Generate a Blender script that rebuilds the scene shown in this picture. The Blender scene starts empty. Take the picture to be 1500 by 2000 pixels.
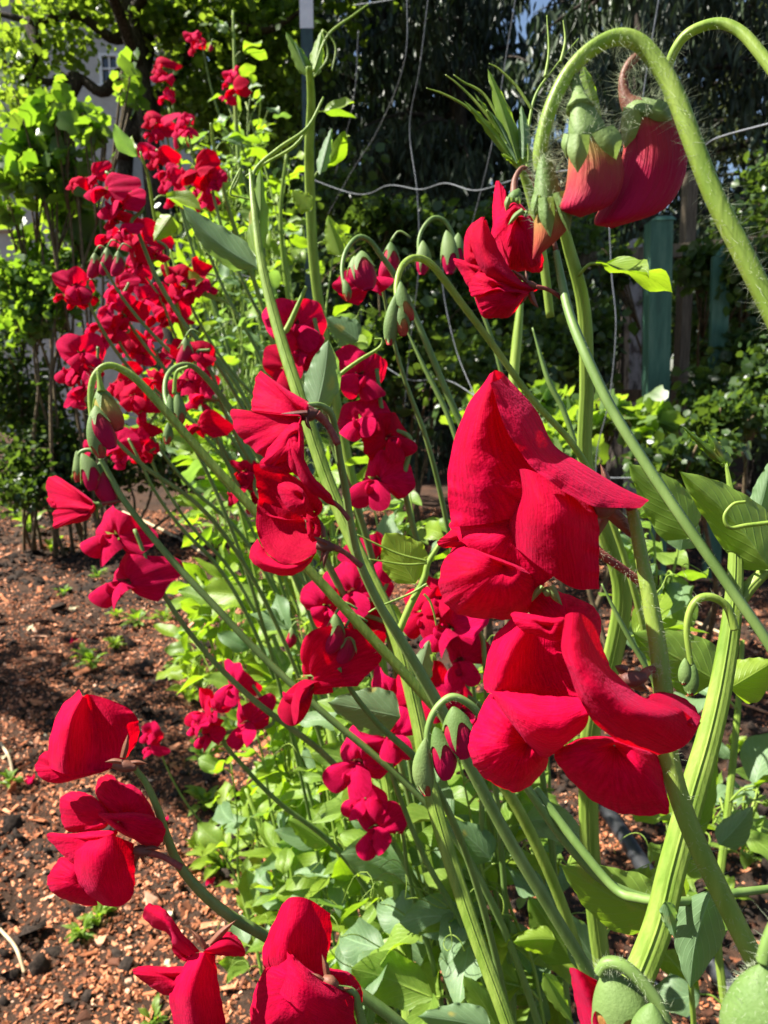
import bpy, math, random
import numpy as np
from mathutils import Vector, Matrix
R = math.radians
random.seed(11)
rng = np.random.default_rng(11)
sc = bpy.context.scene
COL = sc.collection

# ------------------------------------------------------------------ camera
PITCH, CAMZ, F = R(10.0), 1.0, 26 / 36 * 2000
cam = bpy.data.objects.new('camera', bpy.data.cameras.new('camera'))
COL.objects.link(cam)
cam.location = (0, 0, CAMZ)
cam.rotation_euler = (math.pi / 2 - PITCH, 0, 0)
cam.data.sensor_fit = 'VERTICAL'
cam.data.sensor_height = 36
cam.data.lens = 26
cam.data.clip_start = 0.01
cam.data.clip_end = 400
cam.data.dof.use_dof = True
cam.data.dof.focus_distance = 0.20
cam.data.dof.aperture_fstop = 36
sc.camera = cam
# ------------------------------------------------------------------ sky, sun, exposure
SUN = Vector((-0.63, 0.04, 0.77)).normalized()
world = bpy.data.worlds.new('World')
sc.world = world
world.use_nodes = True
wn = world.node_tree
sky = wn.nodes.new('ShaderNodeTexSky')
sky.sky_type = 'NISHITA'
sky.sun_disc = False
sky.sun_elevation = math.asin(SUN.z)
sky.sun_rotation = math.atan2(SUN.x, SUN.y)
bg = wn.nodes['Background']
bg.inputs['Strength'].default_value = 0.05
wn.links.new(sky.outputs[0], bg.inputs['Color'])
sl = bpy.data.objects.new('sun', bpy.data.lights.new('sun', 'SUN'))
COL.objects.link(sl)
sl.data.energy = 5.0
sl.data.angle = R(0.53)
sl.data.color = (1.0, 0.95, 0.86)
sl.rotation_euler = SUN.to_track_quat('Z', 'Y').to_euler()
sl.location = (0, 0, 30)
sc.view_settings.view_transform = 'Standard'
sc.view_settings.look = 'None'
sc.view_settings.gamma = 1
sc.view_settings.exposure = 1.75
sc.render.engine = 'CYCLES'
sc.cycles.use_denoising = True
sc.cycles.max_bounces = 8
sc.cycles.diffuse_bounces = 4
sc.cycles.transparent_max_bounces = 4
sc.cycles.caustics_reflective = False
sc.cycles.caustics_refractive = False

# ------------------------------------------------------------------ pixel helpers (1500x2000 photograph)
FW = np.array((0, math.cos(PITCH), -math.sin(PITCH)))
UP = np.array((0, math.sin(PITCH), math.cos(PITCH)))
RT = np.array((1.0, 0, 0))
C0 = np.array((0, 0, CAMZ))
def W(px, py, z):
    """world point(s) seen at a pixel, z metres along the view axis"""
    px, py, z = np.asarray(px, float), np.asarray(py, float), np.asarray(z, float)
    d = FW + ((px - 750) / F)[..., None] * RT - ((py - 1000) / F)[..., None] * UP
    return C0 + z[..., None] * d
def G(px, py, h=0.0):
    d = FW + (px - 750) / F * RT - (py - 1000) / F * UP
    return C0 + d * ((h - CAMZ) / d[2])
def P2(p):
    d = np.asarray(p) - C0
    z = d @ FW
    return 750 + F * (d @ RT) / z, 1000 - F * (d @ UP) / z, z

def crom(pts, n, closed=False):
    """Catmull-Rom through pts (k,d) resampled to n"""
    p = np.asarray(pts, float)
    k = len(p)
    if closed:
        t = np.linspace(0, k, n, endpoint=False)
        i = np.floor(t).astype(int)
        f = (t - i)[:, None]
        a, b, c, d = p[(i - 1) % k], p[i % k], p[(i + 1) % k], p[(i + 2) % k]
    else:
        if k == 1:
            return np.repeat(p, n, 0)
        e = np.vstack([2 * p[0] - p[1], p, 2 * p[-1] - p[-2]])
        t = np.linspace(0, k - 1, n)
        i = np.minimum(np.floor(t).astype(int), k - 2)
        f = (t - i)[:, None]
        a, b, c, d = e[i], e[i + 1], e[i + 2], e[i + 3]
    return 0.5 * (2 * b + (c - a) * f + (2 * a - 5 * b + 4 * c - d) * f ** 2 + (3 * b - a - 3 * c + d) * f ** 3)

# ------------------------------------------------------------------ mesh helpers
def geo(V, Fs, st=None):
    V = np.asarray(V, float).reshape(-1, 3)
    if not isinstance(Fs, list):
        Fs = [Fs]
    Fs = [np.asarray(f, int) for f in Fs if len(f)]
    if st is None:
        st = np.zeros_like(V)
    return V, Fs, np.asarray(st, float).reshape(-1, 3)
def join(*gs):
    V, Fs, S, o = [], [], [], 0
    for v, f, s in gs:
        V.append(v); S.append(s)
        Fs += [x + o for x in f]
        o += len(v)
    return np.vstack(V), Fs, np.vstack(S)
def mesh(name, g, mat):
    V, Fs, st = g
    me = bpy.data.meshes.new(name)
    me.vertices.add(len(V))
    me.vertices.foreach_set('co', V.astype(np.float32).ravel())
    li = np.concatenate([f.ravel() for f in Fs])
    cnt = np.concatenate([np.full(len(f), f.shape[1]) for f in Fs])
    start = np.concatenate([[0], np.cumsum(cnt)[:-1]])
    me.loops.add(len(li))
    me.loops.foreach_set('vertex_index', li.astype(np.int32))
    me.polygons.add(len(cnt))
    me.polygons.foreach_set('loop_start', start.astype(np.int32))
    me.polygons.foreach_set('use_smooth', np.ones(len(cnt), bool))
    me.update(calc_edges=True)
    a = me.attributes.new('st', 'FLOAT_VECTOR', 'POINT')
    a.data.foreach_set('vector', st.astype(np.float32).ravel())
    me.materials.append(mat)
    return me
ORG = {}
def thing(name, label, cat, loc, group=None):
    o = bpy.data.objects.new(name, None)
    COL.objects.link(o)
    o.empty_display_size = 0.02
    o.location = Vector(loc)
    tag(o, label, cat, group)
    ORG[o.name] = np.array(loc, float)
    return o
def tag(o, label=None, cat=None, group=None, kind=None):
    for k, v in (('label', label), ('category', cat), ('group', group), ('kind', kind)):
        if v:
            o[k] = v
    return o
def mk(name, g, mat, parent=None, flat=False):
    """world-space geometry as one object, under parent if given"""
    org = ORG.get(parent.name, np.zeros(3)) if parent else np.zeros(3)
    V, Fs, st = g
    me = mesh(name, (V - org, Fs, st), mat)
    if flat:
        me.polygons.foreach_set('use_smooth', np.zeros(len(me.polygons), bool))
    o = bpy.data.objects.new(name, me)
    COL.objects.link(o)
    if parent:
        o.parent = parent
    ORG[o.name] = org
    return o
def put(name, me, mat4, parent):
    """shared mesh with a world matrix under parent (whose own matrices are pure translations)"""
    o = bpy.data.objects.new(name, me)
    COL.objects.link(o)
    if parent:
        o.parent = parent
        mat4 = Matrix.Translation(-Vector(ORG[parent.name])) @ mat4
    o.matrix_basis = mat4
    return o
def frame(loc, d, n, s):
    """matrix with local +Y along d, +Z near n"""
    y = Vector(d).normalized()
    x = y.cross(Vector(n))
    if x.length < 1e-5:
        x = y.orthogonal()
    x.normalize()
    z = x.cross(y)
    m = Matrix((x, y, z)).transposed().to_4x4()
    return Matrix.Translation(Vector(loc)) @ m @ Matrix.Scale(s, 4)

def grid_faces(nu, nv, wrap=False, off=0):
    i, j = np.meshgrid(np.arange(nu - 1), np.arange(nv if wrap else nv - 1), indexing='ij')
    a = i * nv + j
    b = i * nv + (j + 1) % nv
    return np.stack([a, b, b + nv, a + nv], -1).reshape(-1, 4) + off
def tube(P, r, sides=8, n=None, prof=None, cap=True):
    """tube along world points P with radii r"""
    P = np.asarray(P, float)
    r = np.broadcast_to(np.asarray(r, float), (len(P),)) if np.ndim(r) == 0 else np.asarray(r, float)
    n = n or max(8, 5 * len(P))
    q = crom(np.c_[P, crom(r[:, None], len(P))], n)
    P, r = q[:, :3], np.maximum(q[:, 3], 1e-5)
    T = np.gradient(P, axis=0)
    T /= np.linalg.norm(T, axis=1)[:, None] + 1e-12
    v = P.mean(0) - C0
    u = np.cross(T[0], v)
    if np.linalg.norm(u) < 1e-9:
        u = np.cross(T[0], (0.3, 0.5, 0.8))
    U = []
    for t in T:
        u = u - t * (u @ t)
        u = u / (np.linalg.norm(u) + 1e-12)
        U.append(u)
    U = np.array(U)
    Vv = np.cross(T, U)
    th = np.linspace(0, 2 * np.pi, sides, endpoint=False)
    pr = np.ones(sides) if prof is None else prof(th)
    ring = P[:, None] + (r[:, None] * pr)[..., None] * (np.cos(th)[None, :, None] * U[:, None] + np.sin(th)[None, :, None] * Vv[:, None])
    tt = np.linspace(0, 1, n)
    st = np.stack([np.broadcast_to(th / 6.2832, (n, sides)), np.broadcast_to(tt[:, None], (n, sides)), np.zeros((n, sides))], -1)
    Fs = [grid_faces(n, sides, True)]
    V = ring.reshape(-1, 3)
    st = st.reshape(-1, 3)
    if cap:
        V = np.vstack([V, P[0], P[-1]])
        st = np.vstack([st, (0, 0, 0), (0, 1, 0)])
        k = n * sides
        j = np.arange(sides)
        Fs.append(np.stack([(j + 1) % sides, j, np.full(sides, k)], -1))
        o = (n - 1) * sides
        Fs.append(np.stack([o + j, o + (j + 1) % sides, np.full(sides, k + 1)], -1))
    return geo(V, Fs, st)
def wingprof(th):
    c = np.abs(np.cos(th))
    return 0.36 + 0.64 * c ** 7 + 0.10 * np.cos(8 * th)
def ribprof(th):
    return 1 + 0.09 * np.cos(5 * th)
def ptube(pts, w, z, sides=8, n=None, prof=None):
    """tube through pixels: pts (x,y) or (x,y,z); w widths in px; z start..end depth"""
    pts = [tuple(p) for p in pts]
    k = len(pts)
    zz = np.linspace(*z, k) if isinstance(z, tuple) else np.full(k, float(z))
    zz = np.array([p[2] if len(p) > 2 else zz[i] for i, p in enumerate(pts)])
    ww = np.interp(np.linspace(0, 1, k), np.linspace(0, 1, len(w)), w) if np.ndim(w) else np.full(k, float(w))
    xy = np.array([p[:2] for p in pts], float)
    return tube(W(xy[:, 0], xy[:, 1], zz), ww / 2 * zz / F, sides, n, prof)
def wob(P, amp, sc_, seed=0):
    """small smooth pseudo-noise"""
    q = P * sc_ + seed * 3.7
    return amp * (np.sin(q[..., 0] * 1.7 + 1.3 * np.sin(q[..., 1] * 1.1 + seed)) + np.sin(q[..., 1] * 2.3 + 1.7 * np.sin(q[..., 2] * 1.3)) * 0.6 + 0.4 * np.sin(q[..., 0] * 4.1 + q[..., 1] * 3.3 + q[..., 2] * 2))
def loft(curves, z, nu=26, nv=22, wav=0.25, ruf=0.5):
    """sheet through pixel curves (x,y,dz_mm); z = base depth"""
    A = np.stack([crom([(p[0], p[1], p[2] if len(p) > 2 else 0) for p in c], nu) for c in curves])
    k = len(curves)
    B = np.stack([crom(A[:, i], nv) for i in range(nu)])          # nu,nv,3
    s, t = np.meshgrid(np.linspace(0, 1, nv), np.linspace(0, 1, nu))
    e = np.abs(2 * s - 1) ** 6
    B[..., 2] += ruf * e * (np.sin(t * 23 + k) + .6 * np.sin(t * 51 + 2 * k + 3 * s))
    B[..., 0] += ruf * 1.6 * e * np.sin(t * 29 + k + 5 * s)
    B[..., 1] += ruf * 1.6 * e * np.sin(t * 37 + 2 * k + 4 * s)
    B[..., 2] = B[..., 2] * 1.55 + 0.5 * wav * wob(B, 1.0, 0.055 * 0.16 / z, k)
    V = W(B[..., 0], B[..., 1], z + B[..., 2] / 1000)
    return geo(V, grid_faces(nu, nv), np.stack([s, t, np.zeros_like(s)], -1))
def fan(root, pts, z, bulge=0.0, curl=0.0, rip=0.4, closed=True, nt=14, ns=84, wav=0.25, seed=0):
    """petal sheet radiating from root through the outline pts (px, px, dz_mm)"""
    o = crom([(p[0], p[1], p[2] if len(p) > 2 else 0) for p in pts], ns, closed)
    r = np.array((root[0], root[1], root[2] if len(root) > 2 else 0), float)
    t = np.linspace(0, 1, nt) ** 0.85
    t[0] = 0.02
    so = np.linspace(0, 2 * np.pi, ns)
    o[:, :2] += (o[:, :2] - r[:2]) * (.010 * np.sin(so * 5 + seed) + .009 * np.sin(so * 13 + 2 * seed) + .006 * np.sin(so * 23 + seed))[:, None]
    B = r + (o - r)[None] * t[:, None, None]
    s = np.linspace(0, 1, ns)
    tt = t[:, None]
    B[..., 2] += bulge * np.sin(np.pi * tt ** 0.8) + curl * np.clip((tt - 0.72) / 0.28, 0, 1) ** 2
    B[..., 2] += rip * tt ** 3 * (np.sin(s * 19 + seed) + 0.6 * np.sin(s * 37 + 2 * seed)) + .45 * rip * tt ** 7 * np.sin(s * 83 + seed)
    B[..., 2] = B[..., 2] * 1.55 + 0.5 * wav * wob(B, 1.0, 0.05 * 0.16 / z, seed + 1)
    V = W(B[..., 0], B[..., 1], z + B[..., 2] / 1000)
    st = np.stack([np.broadcast_to(s, (nt, ns)), np.broadcast_to(tt, (nt, ns)), np.zeros((nt, ns))], -1)
    return geo(V, grid_faces(nt, ns, closed), st)
def fuzz(P, r, n, ln, w=0.00003):
    n = int(n * .6)
    """fine hairs standing off a stem with centre line P (world) and radius r"""
    P = np.asarray(P, float)
    q = crom(P, 200)
    T = np.gradient(q, axis=0); T /= np.linalg.norm(T, axis=1)[:, None]
    i = rng.integers(0, 200, n)
    d = rng.normal(size=(n, 3)); d -= T[i] * np.sum(d * T[i], 1)[:, None]
    d /= np.linalg.norm(d, axis=1)[:, None]
    rr = np.interp(i / 199, np.linspace(0, 1, len(np.atleast_1d(r))), np.atleast_1d(r))
    a = q[i] + d * rr[:, None] * 0.9
    b = a + (d + 0.5 * rng.normal(size=(n, 3))) * (ln * rng.uniform(0.15, 1.2, n) ** 1.3)[:, None]
    s = np.cross(b - a, a - C0); s /= np.linalg.norm(s, axis=1)[:, None] + 1e-12
    V = np.stack([a - s * w, a + s * w, b], 1).reshape(-1, 3)
    return geo(V, np.arange(3 * n).reshape(-1, 3))

# ------------------------------------------------------------------ materials
def nt_new(name):
    m = bpy.data.materials.new(name)
    m.use_nodes = True
    t = m.node_tree
    t.nodes.clear()
    return m, t, t.nodes.new('ShaderNodeOutputMaterial')
def N(t, kind, **kw):
    n = t.nodes.new(kind)
    for k, v in kw.items():
        if k[0] == '_':
            setattr(n, k[1:], v)
        else:
            n.inputs[k.replace('__', ' ')].default_value = v
    return n
def ramp(t, fac, stops, mode='LINEAR'):
    r = t.nodes.new('ShaderNodeValToRGB')
    r.color_ramp.interpolation = mode
    e = r.color_ramp.elements
    while len(e) > 1:
        e.remove(e[-1])
    e[0].position, e[0].color = stops[0][0], (*stops[0][1], 1)
    for p, c in stops[1:]:
        x = e.new(p); x.color = (*c, 1)
    t.links.new(fac, r.inputs[0])
    return r.outputs[0]
def mixc(t, f, a, b, mode='MIX'):
    m = t.nodes.new('ShaderNodeMix')
    m.data_type = 'RGBA'; m.blend_type = mode
    for s, v in ((0, f), (6, a), (7, b)):
        if hasattr(v, 'links'):
            t.links.new(v, m.inputs[s])
        else:
            m.inputs[s].default_value = v if s == 0 else (*v, 1)
    return m.outputs[2]
def math_(t, op, a, b=None):
    m = t.nodes.new('ShaderNodeMath'); m.operation = op
    for i, v in ((0, a), (1, b)):
        if v is None: continue
        if hasattr(v, 'links'): t.links.new(v, m.inputs[i])
        else: m.inputs[i].default_value = v
    return m.outputs[0]
def st_xyz(t):
    a = N(t, 'ShaderNodeAttribute', _attribute_name='st')
    s = t.nodes.new('ShaderNodeSeparateXYZ')
    t.links.new(a.outputs['Vector'], s.inputs[0])
    return a.outputs['Vector'], s.outputs[0], s.outputs[1], s.outputs[2]
def thin(t, out, col, tcol, mixf, rough=0.5, spec=0.4, sheen=0.0, normal=None):
    p = N(t, 'ShaderNodeBsdfPrincipled')
    p.inputs['Roughness'].default_value = rough
    p.inputs['Specular IOR Level'].default_value = spec
    if sheen:
        p.inputs['Sheen Weight'].default_value = sheen
        p.inputs['Sheen Roughness'].default_value = 0.5
        p.inputs['Sheen Tint'].default_value = (1, 0.10, 0.28, 1)
    tr = N(t, 'ShaderNodeBsdfTranslucent')
    mx = N(t, 'ShaderNodeMixShader')
    mx.inputs[0].default_value = mixf
    t.links.new(col, p.inputs['Base Color'])
    t.links.new(tcol, tr.inputs['Color'])
    if normal:
        t.links.new(normal, p.inputs['Normal'])
        t.links.new(normal, tr.inputs['Normal'])
    t.links.new(p.outputs[0], mx.inputs[1]); t.links.new(tr.outputs[0], mx.inputs[2])
    t.links.new(mx.outputs[0], out.inputs[0])
def petal_mat(name, a, b, ta, tb):
    m, t, o = nt_new(name)
    v, s, tt, zf = st_xyz(t)
    cb = t.nodes.new('ShaderNodeCombineXYZ')
    t.links.new(math_(t, 'MULTIPLY', s, 60), cb.inputs[0]); t.links.new(math_(t, 'MULTIPLY', tt, 5), cb.inputs[1])
    nz = N(t, 'ShaderNodeTexNoise', Scale=1.0, Detail=3.0)
    t.links.new(cb.outputs[0], nz.inputs['Vector'])
    tc = N(t, 'ShaderNodeTexCoord')
    n2 = N(t, 'ShaderNodeTexNoise', Scale=900.0, Detail=2.0)
    t.links.new(tc.outputs['Object'], n2.inputs['Vector'])
    n3 = N(t, 'ShaderNodeTexNoise', Scale=70.0, Detail=2.0)
    t.links.new(tc.outputs['Object'], n3.inputs['Vector'])
    oi = N(t, 'ShaderNodeObjectInfo')
    col = ramp(t, math_(t, 'ADD', math_(t, 'MULTIPLY', nz.outputs[0], 0.55), math_(t, 'MULTIPLY', n3.outputs[0], 0.45)), [(0.36, a), (0.62, b)])
    basef = math_(t, 'MULTIPLY', zf, math_(t, 'MAXIMUM', math_(t, 'SUBTRACT', 0.55, math_(t, 'MULTIPLY', tt, 3.2)), 0.0))
    col = mixc(t, basef, col, (0.60, 0.16, 0.34))
    hs = N(t, 'ShaderNodeHueSaturation')
    t.links.new(math_(t, 'ADD', math_(t, 'MULTIPLY', oi.outputs['Random'], 0.4), 0.8), hs.inputs['Value'])
    t.links.new(col, hs.inputs['Color'])
    tcol = ramp(t, nz.outputs[0], [(0.2, ta), (0.8, tb)])
    bp = N(t, 'ShaderNodeBump', Strength=0.75, Distance=0.0007)
    t.links.new(math_(t, 'ADD', math_(t, 'MULTIPLY', n2.outputs[0], 0.5), math_(t, 'MULTIPLY', nz.outputs[0], 0.4)), bp.inputs['Height'])
    thin(t, o, hs.outputs[0], tcol, 0.38, 0.7, 0.05, 0.20, bp.outputs[0])
    return m
def leaf_mat(name, a, b, ta, tb, mixf=0.45, rough=0.45, veins=True, bump=0.3, scale=14.0):
    m, t, o = nt_new(name)
    v, s, tt, q = st_xyz(t)
    oi = N(t, 'ShaderNodeObjectInfo')
    tc = N(t, 'ShaderNodeTexCoord')
    nz = N(t, 'ShaderNodeTexNoise', Scale=scale, Detail=4.0)
    t.links.new(tc.outputs['Object'], nz.inputs['Vector'])
    f = math_(t, 'ADD', math_(t, 'MULTIPLY', nz.outputs[0], 0.6), math_(t, 'MULTIPLY', math_(t, 'ADD', oi.outputs['Random'], q), 0.4))
    col = ramp(t, f, [(0.2, a), (0.8, b)])
    tcol = ramp(t, f, [(0.2, ta), (0.8, tb)])
    nrm = None
    if veins:
        # side veins slanting off the midrib (s = 0..1 across, tt along)
        ax = math_(t, 'ABSOLUTE', math_(t, 'SUBTRACT', s, 0.5))
        w = math_(t, 'SINE', math_(t, 'MULTIPLY', math_(t, 'SUBTRACT', tt, math_(t, 'MULTIPLY', ax, 0.9)), 48))
        w = math_(t, 'POWER', math_(t, 'MAXIMUM', w, 0.0), 8)
        mid = math_(t, 'MAXIMUM', math_(t, 'SUBTRACT', 1.0, math_(t, 'MULTIPLY', ax, 30)), 0.0)
        vv = math_(t, 'MAXIMUM', math_(t, 'MULTIPLY', w, 0.45), mid)
        col = mixc(t, math_(t, 'MULTIPLY', vv, 0.6), col, tuple(min(1, 1.7 * c + 0.03) for c in b))
        tcol = mixc(t, math_(t, 'MULTIPLY', vv, 0.55), tcol, tuple(c * 0.6 for c in ta))
        sp_ = N(t, 'ShaderNodeTexNoise', Scale=scale * 5.0, Detail=2.0)
        t.links.new(tc.outputs['Object'], sp_.inputs['Vector'])
        spot = ramp(t, sp_.outputs[0], [(0.66, (0, 0, 0)), (0.74, (1, 1, 1))])
        col = mixc(t, spot, col, (0.34, 0.30, 0.07))
        bp = N(t, 'ShaderNodeBump', Strength=bump, Distance=0.001)
        t.links.new(math_(t, 'SUBTRACT', math_(t, 'MULTIPLY', nz.outputs[0], 0.5), vv), bp.inputs['Height'])
        nrm = bp.outputs[0]
    elif scale > 100:
        bp = N(t, 'ShaderNodeBump', Strength=0.3, Distance=0.0005)
        n9 = N(t, 'ShaderNodeTexNoise', Scale=1400.0, Detail=3.0)
        t.links.new(tc.outputs['Object'], n9.inputs['Vector'])
        t.links.new(math_(t, 'ADD', n9.outputs[0], nz.outputs[0]), bp.inputs['Height'])
        nrm = bp.outputs[0]
    thin(t, o, col, tcol, mixf, rough, 0.4, 0, nrm)
    return m
def solid_mat(name, stops, scale=40.0, rough=0.6, spec=0.3, stretch=(1, 1, 1), bump=0.2, dist=0.002, coord='Object', metal=0.0, rnd=0.0, attr=False, trans=0.0):
    m, t, o = nt_new(name)
    tc = N(t, 'ShaderNodeTexCoord')
    mp = N(t, 'ShaderNodeMapping')
    mp.inputs['Scale'].default_value = stretch
    t.links.new(tc.outputs[coord], mp.inputs[0])
    nz = N(t, 'ShaderNodeTexNoise', Scale=scale, Detail=5.0, Roughness=0.6)
    t.links.new(mp.outputs[0], nz.inputs['Vector'])
    f = nz.outputs[0]
    if attr:
        _, s, tt, q = st_xyz(t)
        f = math_(t, 'ADD', math_(t, 'MULTIPLY', f, 0.25), math_(t, 'MULTIPLY', q, 0.75))
    if rnd:
        oi = N(t, 'ShaderNodeObjectInfo')
        f = math_(t, 'ADD', f, math_(t, 'MULTIPLY', math_(t, 'SUBTRACT', oi.outputs['Random'], 0.5), rnd))
    col = ramp(t, f, stops)
    bp = N(t, 'ShaderNodeBump', Strength=bump, Distance=dist)
    t.links.new(nz.outputs[0], bp.inputs['Height'])
    if trans:
        thin(t, o, col, col, trans, rough, spec, 0, bp.outputs[0])
        return m
    p = N(t, 'ShaderNodeBsdfPrincipled')
    p.inputs['Roughness'].default_value = rough
    p.inputs['Specular IOR Level'].default_value = spec
    p.inputs['Metallic'].default_value = metal
    t.links.new(col, p.inputs['Base Color']); t.links.new(bp.outputs[0], p.inputs['Normal'])
    t.links.new(p.outputs[0], o.inputs[0])
    return m
def bud_mat(name, stops, mixf=0.25):
    m, t, o = nt_new(name)
    v, s, tt, _ = st_xyz(t)
    tc = N(t, 'ShaderNodeTexCoord')
    nz = N(t, 'ShaderNodeTexNoise', Scale=220.0, Detail=3.0)
    t.links.new(tc.outputs['Object'], nz.inputs['Vector'])
    f = math_(t, 'ADD', tt, math_(t, 'MULTIPLY', math_(t, 'SUBTRACT', nz.outputs[0], 0.5), 0.35))
    col = ramp(t, f, stops)
    # pale seam and greener keel side
    d = math_(t, 'ABSOLUTE', math_(t, 'SUBTRACT', s, 0.06))
    seam = math_(t, 'MAXIMUM', math_(t, 'SUBTRACT', 1.0, math_(t, 'MULTIPLY', d, 90)), 0.0)
    col = mixc(t, math_(t, 'MULTIPLY', seam, 0.35), col, (0.7, 0.25, 0.25))
    back = math_(t, 'MAXIMUM', math_(t, 'SUBTRACT', 1.0, math_(t, 'MULTIPLY', math_(t, 'ABSOLUTE', math_(t, 'SUBTRACT', s, 0.03)), 9)), 0.0)
    col = mixc(t, math_(t, 'MULTIPLY', back, 0.35), col, (0.42, 0.20, 0.06))
    cb = t.nodes.new('ShaderNodeCombineXYZ')
    t.links.new(math_(t, 'MULTIPLY', s, 26), cb.inputs[0]); t.links.new(math_(t, 'MULTIPLY', tt, 3), cb.inputs[1])
    n4 = N(t, 'ShaderNodeTexNoise', Scale=1.0, Detail=4.0)
    t.links.new(cb.outputs[0], n4.inputs['Vector'])
    col = mixc(t, math_(t, 'MULTIPLY', n4.outputs[0], 0.4), col, (0.30, 0.008, 0.03))
    bp = N(t, 'ShaderNodeBump', Strength=0.6, Distance=0.0012)
    t.links.new(math_(t, 'ADD', n4.outputs[0], math_(t, 'MULTIPLY', nz.outputs[0], .3)), bp.inputs['Height'])
    thin(t, o, col, col, mixf, 0.6, 0.15, 0.0, bp.outputs[0])
    return m
PETAL = petal_mat('petal_crimson', (0.32, 0.0004, 0.016), (0.57, 0.001, 0.044), (0.56, 0.0003, 0.003), (0.82, 0.0008, 0.012))
PETAL_P = petal_mat('petal_pinkish', (0.40, 0.001, 0.032), (0.62, 0.004, 0.085), (0.62, 0.001, 0.014), (0.86, 0.004, 0.034))
BUDRED = bud_mat('bud_red', [(0.0, (0.22, 0.28, 0.06)), (0.16, (0.38, 0.24, 0.06)), (0.28, (0.40, 0.04, 0.05)), (0.5, (0.40, 0.003, 0.05)), (1.0, (0.52, 0.003, 0.08))])
BUDMID = bud_mat('bud_half', [(0.0, (0.34, 0.40, 0.11)), (0.34, (0.44, 0.30, 0.09)), (0.48, (0.40, 0.07, 0.05)), (0.7, (0.42, 0.012, 0.05)), (1.0, (0.48, 0.008, 0.07))])
BUDGREEN = bud_mat('bud_green', [(0.0, (0.30, 0.40, 0.10)), (0.45, (0.40, 0.38, 0.08)), (0.7, (0.42, 0.14, 0.05)), (1.0, (0.45, 0.02, 0.04))])
CALYX = leaf_mat('calyx_green', (0.10, 0.19, 0.04), (0.24, 0.34, 0.11), (0.20, 0.32, 0.04), (0.30, 0.42, 0.08), 0.35, 0.6, False, scale=160)
CALYXR = leaf_mat('calyx_purple', (0.10, 0.035, 0.03), (0.22, 0.09, 0.05), (0.3, 0.06, 0.04), (0.35, 0.16, 0.06), 0.25, 0.55, False, scale=200)
STEM = solid_mat('stem_green', [(0.3, (0.09, 0.17, 0.03)), (0.7, (0.20, 0.30, 0.08))], 90, 0.5, 0.4, (1, 1, 0.15), 0.3, 0.0006, trans=0.12)
STEML = solid_mat('stem_bright', [(0.3, (0.17, 0.29, 0.03)), (0.7, (0.36, 0.48, 0.09))], 160, 0.45, 0.4, (1, 1, 0.08), 0.5, 0.0012, trans=0.35)
STEMR = solid_mat('pedicel_red', [(0.3, (0.16, 0.02, 0.03)), (0.7, (0.28, 0.08, 0.05))], 300, 0.6, 0.3, trans=0.1)
FUZZ = solid_mat('fuzz', [(0.3, (0.38, 0.45, 0.26)), (0.7, (0.5, 0.55, 0.38))], 30, 0.6, 0.3, trans=0.4)
LEAF = leaf_mat('leaf_green', (0.10, 0.19, 0.022), (0.21, 0.32, 0.05), (0.22, 0.40, 0.012), (0.36, 0.55, 0.025), 0.5)
LEAFB = leaf_mat('leaf_glaucous', (0.09, 0.16, 0.07), (0.15, 0.24, 0.11), (0.22, 0.42, 0.05), (0.32, 0.52, 0.07), 0.38, 0.5)
LEAFY = leaf_mat('leaf_lime', (0.15, 0.25, 0.02), (0.25, 0.36, 0.04), (0.27, 0.46, 0.010), (0.38, 0.56, 0.02), 0.55)

# ================================================================== SETTING
def vnoise(x, y, s, seed=0):
    x, y = x * s + seed * 17.3, y * s - seed * 9.1
    xi, yi = np.floor(x), np.floor(y)
    fx, fy = x - xi, y - yi
    fx, fy = fx * fx * (3 - 2 * fx), fy * fy * (3 - 2 * fy)
    h = lambda a, b: np.modf(np.abs(np.sin(a * 127.1 + b * 311.7) * 43758.5453))[0]
    return (h(xi, yi) * (1 - fx) + h(xi + 1, yi) * fx) * (1 - fy) + (h(xi, yi + 1) * (1 - fx) + h(xi + 1, yi + 1) * fx) * fy
def hgt(x, y):
    near = np.clip(1.4 - np.hypot(x, y) / 9, 0, 1)
    return near * (0.05 * (vnoise(x, y, 2.2, 1) - 0.5) + 0.028 * (vnoise(x, y, 7, 2) - 0.5) + 0.014 * (vnoise(x, y, 22, 3) - 0.5) + 0.006 * (vnoise(x, y, 60, 4) - 0.5))
def soil_mat():
    m, t, o = nt_new('soil')
    tc = N(t, 'ShaderNodeTexCoord')
    a = N(t, 'ShaderNodeTexNoise', Scale=55.0, Detail=8.0, Roughness=0.7)
    b = N(t, 'ShaderNodeTexNoise', Scale=4.0, Detail=3.0)
    for n in (a, b):
        t.links.new(tc.outputs['Object'], n.inputs['Vector'])
    c = ramp(t, a.outputs[0], [(0.3, (0.012, 0.009, 0.007)), (0.55, (0.045, 0.030, 0.022)), (0.72, (0.12, 0.065, 0.04))])
    c = mixc(t, ramp(t, b.outputs[0], [(0.35, (0, 0, 0)), (0.7, (0.6, 0.6, 0.6))]), c, (0.10, 0.05, 0.03))
    bp = N(t, 'ShaderNodeBump', Strength=0.9, Distance=0.012)
    t.links.new(a.outputs[0], bp.inputs['Height'])
    p = N(t, 'ShaderNodeBsdfPrincipled', Roughness=0.95)
    p.inputs['Specular IOR Level'].default_value = 0.1
    t.links.new(c, p.inputs['Base Color']); t.links.new(bp.outputs[0], p.inputs['Normal'])
    t.links.new(p.outputs[0], o.inputs[0])
    return m
def nonuni(a, b, dense0, dense1, n):
    return np.unique(np.concatenate([np.linspace(a, dense0, 14), np.linspace(dense0, dense1, n), np.linspace(dense1, b, 14)]))
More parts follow.
